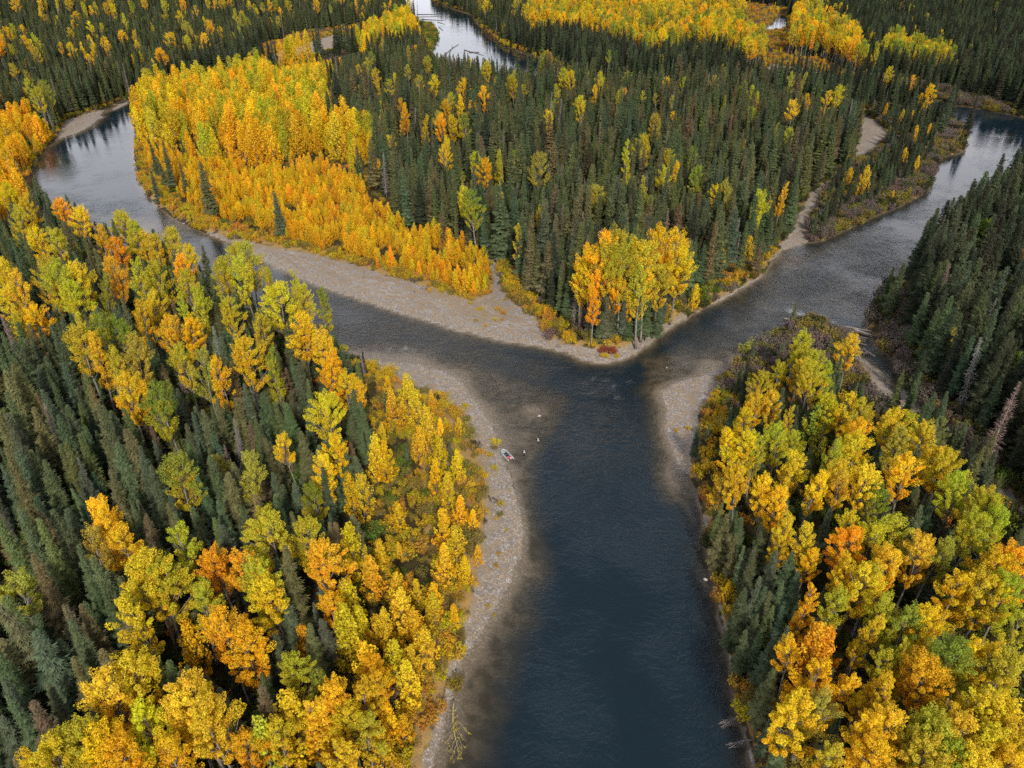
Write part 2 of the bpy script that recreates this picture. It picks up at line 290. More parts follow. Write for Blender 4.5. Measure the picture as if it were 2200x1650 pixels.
def mat_water():
    m, t = newmat('river_water'); out = N(t, 'ShaderNodeOutputMaterial'); geo = N(t, 'ShaderNodeNewGeometry'); pos = geo.outputs['Position']
    dep = N(t, 'ShaderNodeAttribute', attribute_name='depth').outputs['Fac']; foam = N(t, 'ShaderNodeAttribute', attribute_name='foam').outputs['Fac']; calm = N(t, 'ShaderNodeAttribute', attribute_name='calm').outputs['Fac']
    mp = N(t, 'ShaderNodeMapping', inp={'Rotation': (0, 0, .5), 'Scale': (1, 1.9, 1)}); t.links.new(pos, mp.inputs[0])
    dist = N(t, 'ShaderNodeTexNoise', inp={'Scale': .16, 'Detail': 3.0, 'Distortion': 1.8}); t.links.new(pos, dist.inputs['Vector'])
    wv = N(t, 'ShaderNodeVectorMath', operation='MULTIPLY_ADD', inp={1: (7, 7, 7)}); t.links.new(dist.outputs['Color'], wv.inputs[0]); t.links.new(mp.outputs[0], wv.inputs[2])
    w1 = noise(t, wv.outputs[0], .42, 4, .62); w2 = noise(t, mp.outputs[0], 2.6, 3, .6)
    h = math_(t, 'ADD', w1, math_(t, 'MULTIPLY', w2, .14))
    patch = noise(t, pos, .035, 3, .5)
    rgh = N(t, 'ShaderNodeAttribute', attribute_name='rough').outputs['Fac']; amp = math_(t, 'MULTIPLY', math_(t, 'ADD', sstep(t, patch, .38, .62, .30, 1.2), math_(t, 'MULTIPLY', rgh, 1.3)), calm)
    bp = N(t, 'ShaderNodeBump', inp={'Distance': .6}); t.links.new(h, bp.inputs['Height']); t.links.new(math_(t, 'MULTIPLY', amp, .6), bp.inputs['Strength'])
    # murky water: the bed fades with depth
    body = N(t, 'ShaderNodeBsdfDiffuse'); bc = mixc(t, sstep(t, dep, .3, 2.2), (.040, .040, .028), (.0080, .0180, .0260)); bc = mixc(t, sstep(t, patch, .4, .65, 0, .5), bc, (.011, .026, .037)); t.links.new(bc, body.inputs[0])
    tr = N(t, 'ShaderNodeBsdfTransparent', inp={0: (.94, .92, .84, 1)})
    op = math_(t, 'SUBTRACT', 1.0, math_(t, 'EXPONENT', math_(t, 'MULTIPLY', math_(t, 'MULTIPLY', dep, math_(t, 'ADD', .42, math_(t, 'MULTIPLY', dep, .32))), -1.0)))
    mx = N(t, 'ShaderNodeMixShader'); t.links.new(op, mx.inputs[0]); t.links.new(tr.outputs[0], mx.inputs[1]); t.links.new(body.outputs[0], mx.inputs[2])
    gl = N(t, 'ShaderNodeBsdfGlossy', inp={'Roughness': .06}); t.links.new(bp.outputs[0], gl.inputs['Normal'])
    fr = N(t, 'ShaderNodeFresnel', inp={'IOR': 1.33}); t.links.new(math_(t, 'SUBTRACT', 1.33, math_(t, 'MULTIPLY', geo.outputs['Backfacing'], .578)), fr.inputs['IOR']); t.links.new(bp.outputs[0], fr.inputs['Normal'])
    m2 = N(t, 'ShaderNodeMixShader'); t.links.new(fr.outputs[0], m2.inputs[0]); t.links.new(mx.outputs[0], m2.inputs[1]); t.links.new(gl.outputs[0], m2.inputs[2])
    fd = N(t, 'ShaderNodeBsdfDiffuse', inp={0: (.75, .78, .80, 1)})
    fn = N(t, 'ShaderNodeTexNoise', inp={'Scale': 2.6, 'Detail': 6.0, 'Roughness': .72, 'Distortion': 2.2}); t.links.new(wv.outputs[0], fn.inputs['Vector'])
    ff = sstep(t, math_(t, 'ADD', math_(t, 'MULTIPLY', foam, .29), fn.outputs[0]), .80, .86)
    m3 = N(t, 'ShaderNodeMixShader'); t.links.new(ff, m3.inputs[0]); t.links.new(m2.outputs[0], m3.inputs[1]); t.links.new(fd.outputs[0], m3.inputs[2])
    t.links.new(m3.outputs[0], out.inputs[0]); return m

# ------------------------------------------------------------------ terrain and water sheets
def grow(a, b, s0, k):      # line spacing that grows with distance
    v = [a]
    while v[-1] < b: v.append(v[-1] + s0 + k * abs(v[-1] - a))
    return v
ys = np.array([-4200, -2500, -1400, -700, -350, -180, -100, -60, -30, -10] + [5 + 2.5 * i for i in range(18)] + grow(50, 2600, .75, .0075) + [3300, 4500, 7000])
xp = grow(0, 1900, .9, .0085) + [2400, 3400, 5500]; xs = np.array([-v for v in xp[:0:-1]] + xp)
X, Y = np.meshgrid(xs, ys); P = np.stack([X.ravel(), Y.ravel()], 1); nx, ny = len(xs), len(ys)
Z, S, GV, GWT = heights(P)
HB = np.clip(-sd_herb(P) / 3 + .5, 0, 1)
near_veg = np.exp(-np.maximum(np.minimum(np.where(S > 0, S, 99), np.maximum(GV, 0) + 0), 0) / 7) * (S > 0) * .55
HB = np.maximum(HB, near_veg)
i = (np.arange(ny - 1)[:, None] * nx + np.arange(nx - 1)[None]).ravel(); Q = np.stack([i, i + 1, i + nx + 1, i + nx], 1)
me = mesh_arrays('valley_floor', np.stack([P[:, 0], P[:, 1], Z], 1), Q, mat_ground(), attrs={'gravel': np.clip(-GV / 2 + .5, 0, 1), 'herb': HB}, smooth=True)
link('ground', me, kind='structure')
FOAM = [(1300,816,5,.74),(1318,830,3.5,.80),(1327,852,3.5,.80),(1275,814,4,.70),(1352,820,4,.74),(1316,882,6,.66),(1310,850,11,.60),(1255,822,4,.66),(838,750,3,.9),(872,748,3,1),(890,752,3,.9),(1700,668,5,1),(1722,675,4,1.1),(1760,684,6,1.2),(1780,692,5,1),(1700,690,3,1),(2145,293,14,.9),(1860,600,4,.8),(2110,352,10,.75),(2140,365,10,.6),(210,253,9,1.1),(255,435,12,.6),(1140,945,3,.5),(1110,995,3,.5),(1670,50,14,.9),(1540,1265,.8,1.2),(920,45,20,.6)]
fo = np.zeros(len(P))
for (px, py, r, k) in FOAM:
    cx, cy = ground(px, py); fo = np.maximum(fo, k * np.exp(-((P[:, 0] - cx) ** 2 + (P[:, 1] - cy) ** 2) / r ** 2))
rough = np.zeros(len(P))
for (px, py, r, k) in [(1290,840,10,.9),(1230,880,13,.8),(1330,900,16,.9),(1250,960,16,.7),(1380,960,14,.6),(1180,800,12,.5),(1780,640,26,.6),(1900,560,22,.8),(1000,730,16,.5),(840,700,18,.5),(1300,1080,14,.35)]:
    cx, cy = ground(px, py); rough = np.maximum(rough, k * np.exp(-((P[:, 0] - cx) ** 2 + (P[:, 1] - cy) ** 2) / r ** 2))
calm = np.clip(1 - (P[:, 1] - 220) / 260, .13, 1)       # the far reaches run smooth
wet = (S < 4)
keep = wet[Q].any(1); idx = np.unique(Q[keep]); remap = -np.ones(len(P), int); remap[idx] = np.arange(len(idx))
me = mesh_arrays('river', np.stack([P[idx, 0], P[idx, 1], np.zeros(len(idx))], 1), remap[Q[keep]], mat_water(), attrs={'depth': np.maximum(-Z[idx], 0), 'foam': fo[idx], 'calm': calm[idx], 'rough': rough[idx]}, smooth=True)
link('water', me, kind='structure')

# ------------------------------------------------------------------ tree builders (arrays first)
def tubes(paths, sides=6):
    """tapered tubes along polylines: [(points, radii)] -> V, quads, tris"""
    V, Q, T, n = [], [], [], 0
    for pts, rad in paths:
        pts = np.asarray(pts, float); k = len(pts); d = np.gradient(pts, axis=0); d /= np.linalg.norm(d, axis=1)[:, None] + 1e-9
        up = np.tile(np.array([0, 0, 1.0]), (k, 1)); bad = abs(d[:, 2]) > .9; up[bad] = (1, 0, 0)
        u = np.cross(d, up); u /= np.linalg.norm(u, axis=1)[:, None] + 1e-9; w = np.cross(d, u)
        a = np.arange(sides) / sides * 2 * math.pi
        R = pts[:, None] + (u[:, None] * np.cos(a)[None, :, None] + w[:, None] * np.sin(a)[None, :, None]) * np.asarray(rad, float)[:, None, None]
        V.append(R.reshape(-1, 3))
        for r in range(k - 1):
            b = n + r * sides
            for s in range(sides): Q.append((b + s, b + (s + 1) % sides, b + sides + (s + 1) % sides, b + sides + s))
        V.append(pts[[0, -1]]); c0 = n + k * sides
        for s in range(sides):
            T.append((c0, n + (s + 1) % sides, n + s)); e = n + (k - 1) * sides; T.append((c0 + 1, e + s, e + (s + 1) % sides))
        n = c0 + 2
    return np.concatenate(V), np.array(Q), np.array(T)
def unit(v): return v / (np.linalg.norm(v, axis=-1, keepdims=True) + 1e-9)
def leaves(r, centers, radii, dirs, per, size, spread=.9, shell=.45, elong=.55):
    """leaf faces filling plume-shaped clumps"""
    C = np.repeat(centers, per, 0); R = np.repeat(radii, per, 0); D = np.repeat(unit(dirs), per, 0); n = len(C)
    o = unit(r.normal(size=(n, 3))); rr = r.uniform(shell, 1, n) ** .6
    loc = o * (rr[:, None] * R); along = (loc * D).sum(1, keepdims=True); loc = loc + D * along * elong
    pos = C + loc
    nrm = unit(unit(loc) * .75 + np.array([0, 0, .35]) + r.normal(size=(n, 3)) * spread * .6)
    t = unit(np.cross(nrm, r.normal(size=(n, 3)))); b = np.cross(nrm, t)
    s = size * r.uniform(.6, 1.35, n)[:, None]
    V = np.stack([pos - t * s * .62, pos + b * s * .40, pos + t * s * .62, pos - b * s * .40], 1).reshape(-1, 3)
    Q = np.arange(n * 4).reshape(n, 4)
    return V, Q, np.repeat(np.repeat(r.random(len(centers)), per), 4), np.repeat(r.random(n), 4)
def cottonwood(seed, form):
    r = np.random.default_rng(seed); Ht = 30.0
    base, rad, nc, per = {'broad': (.47, 3.7, 66, 215), 'column': (.34, 2.1, 54, 190), 'spread': (.41, 3.6, 48, 215), 'tuft': (.64, 2.9, 30, 205)}[form]
    lean = r.normal(size=2) * .9; zt = np.linspace(0, 1, 9)
    trunk = np.stack([lean[0] * zt ** 2 + .25 * np.sin(zt * 7 + seed), lean[1] * zt ** 2 + .25 * np.cos(zt * 6 + seed), zt * Ht * .93], 1)
    def tp(z): return np.array([np.interp(z, trunk[:, 2], trunk[:, 0]), np.interp(z, trunk[:, 2], trunk[:, 1]), z])
    paths = [(trunk, np.interp(zt, [0, .04, .5, 1], [.46, .36, .22, .05]))]
    lobes = r.uniform(0, 6.28, 3); la = r.uniform(.12, .3, 3)
    C, R, D = [], [], []; k = 0; gap_a, gap_z = r.uniform(0, 6.28), r.uniform(.5, .75)
    while len(C) < nc and k < 900:
        k += 1; u = r.uniform(0, 1) ** .85; z = base + (1 - base) * u
        prof = (min(1, (u + .10) / .33) ** .7) * (max(0, 1 - max(0, u - .55) / .50) ** .62)
        if form == 'column': prof = (min(1, (u + .12) / .22) ** .5) * (1 - u) ** .42 * 1.05
        if form == 'spread': prof *= 1 - .45 * abs(math.sin(u * 7.5 + seed))
        a = r.uniform(0, 6.28); q = 1 + sum(la[j] * math.sin((j + 1) * a + lobes[j]) for j in range(3))
        if form in ('broad', 'spread') and abs((a - gap_a + 3.14) % 6.28 - 3.14) < .55 and abs(z - gap_z) < .13: continue
        rr = rad * prof * q * r.uniform(.30, 1.0) ** .55; cz = z * Ht - (1.0 if u < .9 else 1.4); c = tp(cz - rr * .15) ; c[0] += rr * math.cos(a); c[1] += rr * math.sin(a); c[2] = cz + rr * r.uniform(-.1, .25)
        sz = r.uniform(.42, .95) * (.85 if form == 'column' else 1)
        if C and min(np.linalg.norm(c - x) for x in C) < 1.25 * sz: continue
        C.append(c); R.append((sz, sz, sz * r.uniform(1.0, 1.3))); D.append((math.cos(a) * (.30 + rr * .22), math.sin(a) * (.30 + rr * .22), 1.0))
    C = np.array(C); R = np.array(R); D = np.array(D)
    for c in C[r.permutation(len(C))[:26]]:
        z0 = max(base * Ht * .8, c[2] - 2.0 - np.hypot(*(c[:2] - tp(c[2])[:2])) * r.uniform(.7, 1.2)); p0 = tp(min(z0, Ht * .86)); m_ = (p0 + c) / 2 + np.array([0, 0, -.4]) + r.normal(size=3) * .25
        paths.append(([p0, m_, c], [.13, .085, .03]))
    for j in range(5):     # bare snags below the crown
        z0 = r.uniform(.2, max(.3, base)) * Ht; a = r.uniform(0, 6.28); p0 = tp(z0); paths.append(([p0, p0 + np.array([math.cos(a), math.sin(a), .35]) * r.uniform(.6, 1.8)], [.06, .015]))
    V, Q, cl, va = leaves(r, C, R, D, per, .245, elong=1.3)
    return tubes(paths, 6), (V, Q, cl, va, np.clip((V[:, 2] / Ht - base) / (1 - base), 0, 1))
def poplar(seed, Ht=12.0, wide=.19, per=60, nc=46, size=.27):
    r = np.random.default_rng(seed); rad = Ht * wide
    zt = np.linspace(0, 1, 6); trunk = np.stack([.15 * np.sin(zt * 5 + seed), .15 * np.cos(zt * 4 + seed), zt * Ht * .93], 1)
    paths = [(trunk, np.interp(zt, [0, 1], [.13, .02]))]; C, R, D = [], [], []
    for k in range(nc):
        u = (k + r.random()) / nc; z = .10 + .88 * u; prof = min(1, (u + .15) / .35) ** .6 * (1 - u) ** .62 * 1.15; a = k * 2.4 + r.uniform(-.4, .4)
        rr = rad * prof * r.uniform(.35, 1.0); C.append((rr * math.cos(a), rr * math.sin(a), z * Ht - .25)); s = r.uniform(.34, .62) * Ht / 12; R.append((s, s, s * 1.35)); D.append((math.cos(a) * .4, math.sin(a) * .4, 1))
        if k % 3 == 0: paths.append(([(0, 0, max(.3, z * Ht - 1.2)), C[-1]], [.04, .012]))
    V, Q, cl, va = leaves(r, np.array(C), np.array(R), np.array(D), per, size * Ht / 12, elong=.9)
    return tubes(paths, 5), (V, Q, cl, va, np.clip(V[:, 2] / Ht, 0, 1))
def spruce(seed, Ht=26.0, wid=2.6, dens=1.0, bare=.12, dead=False):
    r = np.random.default_rng(seed); zt = np.linspace(0, 1, 7); lean = r.normal(size=2) * .35
    trunk = np.stack([lean[0] * zt ** 2, lean[1] * zt ** 2, zt * Ht * .985], 1)
    paths = [(trunk, np.interp(zt, [0, .05, .6, 1], [.30, .24, .12, .015]))]
    V, T, cl, va = [], [], [], []; n = 0; z = Ht * bare; wj = r.uniform(.68, 1.22, 40)
    tw = r.uniform(1.5, 4)
    while z < Ht * .985:
        u = (z / Ht - bare) / (1 - bare); L = wid * (min(1, (u + .25) / .40) ** .8) * (1 - u) ** .72 * wj[int(u * 39)] + .18
        nb = int((7 + 3 * (1 - u)) * dens); a0 = r.uniform(0, 6.28)
        for b in range(nb):
            if r.random() < .12: continue
            a = a0 + b * 6.283 / nb + r.uniform(-.25, .25); l = L * r.uniform(.58, 1.28); droop = r.uniform(.12, .42) * (1 - u * .9) - .25 * u
            c = np.array([np.interp(z, trunk[:, 2], trunk[:, 0]), np.interp(z, trunk[:, 2], trunk[:, 1]), z + r.uniform(-.12, .12)])
            d = np.array([math.cos(a), math.sin(a), 0]); s = np.array([-d[1], d[0], 0]); cv, vv = r.random(), r.random()
            if dead:
                if b % 2 == 0: paths.append(([c, c + d * l * .6 + np.array([0, 0, -.1 * l]), c + d * l + np.array([0, 0, -.35 * l])], [.035, .02, .008]))
            # a drooping bough: overlapping pointed sprays to each side, then the tip
            m = max(3, int(l / .42))
            for q in range(m):
                f0 = .12 + .80 * q / m; p = c + d * l * f0 + np.array([0, 0, -droop * l * f0 ** 1.5 + .14 * l * max(0, f0 - .7)])
                wl = (.30 + .42 * l * (1 - f0 * .75)) * r.uniform(.75, 1.2) * (.55 if dead else 1)
                for sg in (-1, 1):
                    dv = d * .75 + s * sg * .8 + np.array([0, 0, -.34 - r.uniform(0, .25)]); dv /= np.linalg.norm(dv); wv = np.cross(dv, np.array([0, 0, 1.0])); wv /= np.linalg.norm(wv); wv = wv * wl * (.26 if not dead else .10) + np.array([0, 0, r.uniform(-.05, .09)])
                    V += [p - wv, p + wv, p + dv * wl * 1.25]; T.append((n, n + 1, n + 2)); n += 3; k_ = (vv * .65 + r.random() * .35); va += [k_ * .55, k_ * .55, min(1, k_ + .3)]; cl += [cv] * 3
            tip = c + d * l * 1.12 + np.array([0, 0, -droop * l + .06 * l]); ba = c + d * l * .6 + np.array([0, 0, -droop * l * .45]); w_ = s * (.16 + .07 * l) * (.5 if dead else 1)
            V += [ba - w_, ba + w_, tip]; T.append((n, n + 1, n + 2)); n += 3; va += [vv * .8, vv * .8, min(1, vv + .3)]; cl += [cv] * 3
        z += (.42 + .22 * (1 - u)) / max(.7, dens) * r.uniform(.8, 1.2) * (Ht / 26) ** .3
    V = np.array(V)
    return tubes(paths, 5), (V, np.array(T), np.array(cl), np.array(va), np.clip(V[:, 2] / Ht, 0, 1))
def shrub(seed, w=1.5, h=1.5, nc=13, per=62, size=.21, stems=True):
    r = np.random.default_rng(seed); C, R, D = [], [], []; paths = []
    for k in range(nc):
        a = r.uniform(0, 6.28); q = r.uniform(0, 1) ** .6; z = h * (.35 + .6 * (1 - q * .65) * r.uniform(.6, 1.05)); C.append((w * q * math.cos(a), w * q * math.sin(a), z)); s = r.uniform(.32, .6) * w / 1.5; R.append((s, s, s * 1.2)); D.append((math.cos(a) * .5, math.sin(a) * .5, 1))
        paths.append(([(0, 0, 0), np.array(C[-1]) * .55, C[-1]], [.035, .022, .008]))
    V, Q, cl, va = leaves(r, np.array(C), np.array(R), np.array(D), per, size)
    return tubes(paths, 4), (V, Q, cl, va, np.clip(V[:, 2] / h, 0, 1))

class Kind:      # shared meshes of one kind: (height, trunk mesh, crown mesh, joined mesh, crown width)
    def __init__(s): s.v = []
def add_variant(kind, name, built, Ht, width, m_leaf, m_bark):
    (tv, tq, tt), (v, f, cl, va, hf) = built; tri = f.shape[1] == 3; att = {'clump': cl, 'var': va, 'hf': hf}
    trunk = mesh_arrays(name + '_trunk', tv, tq, m_bark, tt, smooth=True)
    crown = mesh_arrays(name + '_crown', v, None if tri else f, m_leaf, f if tri else None, attrs=att)
    o = len(v); z = np.zeros(len(tv)); ja = {k: np.concatenate([a, z]) for k, a in att.items()}
    if tri: joined = mesh_arrays(name, np.concatenate([v, tv]), tq + o, None, np.concatenate([f, tt + o]), ja, mats=[m_leaf, m_bark], midx=[1] * len(tq) + [0] * len(f) + [1] * len(tt))
    else: joined = mesh_arrays(name, np.concatenate([v, tv]), np.concatenate([f, tq + o]), None, tt + o, ja, mats=[m_leaf, m_bark], midx=[0] * len(f) + [1] * len(tq) + [1] * len(tt))
    kind.v.append(dict(h=Ht, w=width, trunk=trunk, crown=crown, joined=joined))
K = {k: Kind() for k in ('cottonwood', 'poplar', 'spruce', 'snag', 'shrub')}
FORMS = ['broad', 'broad', 'spread', 'column', 'column', 'tuft', 'spread', 'broad', 'column', 'tuft', 'broad', 'spread']
for i_, f_ in enumerate(FORMS): add_variant(K['cottonwood'], 'cottonwood', cottonwood(100 + i_, f_), 30.0, {'broad': 10, 'spread': 9.5, 'column': 6.5, 'tuft': 8}[f_], M_LEAF, M_PALE)
for i_ in range(6): add_variant(K['poplar'], 'poplar', poplar(200 + i_, wide=(.17, .21, .25)[i_ % 3]), 12.0, (5, 6, 7)[i_ % 3], M_LEAF, M_PALE)
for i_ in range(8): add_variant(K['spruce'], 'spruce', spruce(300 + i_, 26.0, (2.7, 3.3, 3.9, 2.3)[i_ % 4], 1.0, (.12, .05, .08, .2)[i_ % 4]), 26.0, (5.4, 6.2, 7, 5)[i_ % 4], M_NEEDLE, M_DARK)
for i_ in range(3): add_variant(K['snag'], 'dead_spruce', spruce(400 + i_, 24.0, 1.9, .9, .10, dead=True), 24.0, 4, M_NEEDLE, M_DEAD)
for i_ in range(5): add_variant(K['shrub'], 'shrub', shrub(500 + i_, h=(1.3, 1.8, 2.2)[i_ % 3]), (1.5, 2.0, 2.4)[i_ % 3], 3.4, M_SHRUB, M_DEAD)
FORM_IX = {'broad': [0, 1, 7, 10], 'spread': [2, 6, 11], 'column': [3, 4, 8], 'tuft': [5, 9]}

TINT = {  # real leaf colours (linear), crown and lower crown
    'L': ((.50, .46, .04), (.66, .50, .035)), 'V': ((.26, .32, .045), (.50, .44, .03)), 'Y': ((.74, .55, .035), (.76, .49, .025)),
    'G': ((.85, .54, .026), (.84, .46, .02)), 'O': ((.82, .42, .026), (.80, .37, .022)), 'K': ((.42, .36, .06), (.46, .37, .05)), 'T': ((.22, .29, .10), (.26, .30, .09))}
SPR = {'n': (.092, .116, .056), 'o': (.132, .140, .058), 'b': (.090, .118, .066), 'd': (.050, .057, .034), 'r': (.165, .130, .065), 'y': (.090, .112, .050)}  # d is darkened to carry the shade over the right and far forest
DEADT = {'p': (.30, .20, .165), 'g': (.26, .24, .21)}
SHR = {'m': (.20, .155, .125), 'y': (.56, .40, .03), 'o': (.56, .31, .045), 'g': (.13, .17, .03), 'k': (.26, .21, .05), 'r': (.36, .085, .04), 'd': (.07, .075, .028), 'l': (.30, .32, .05)}

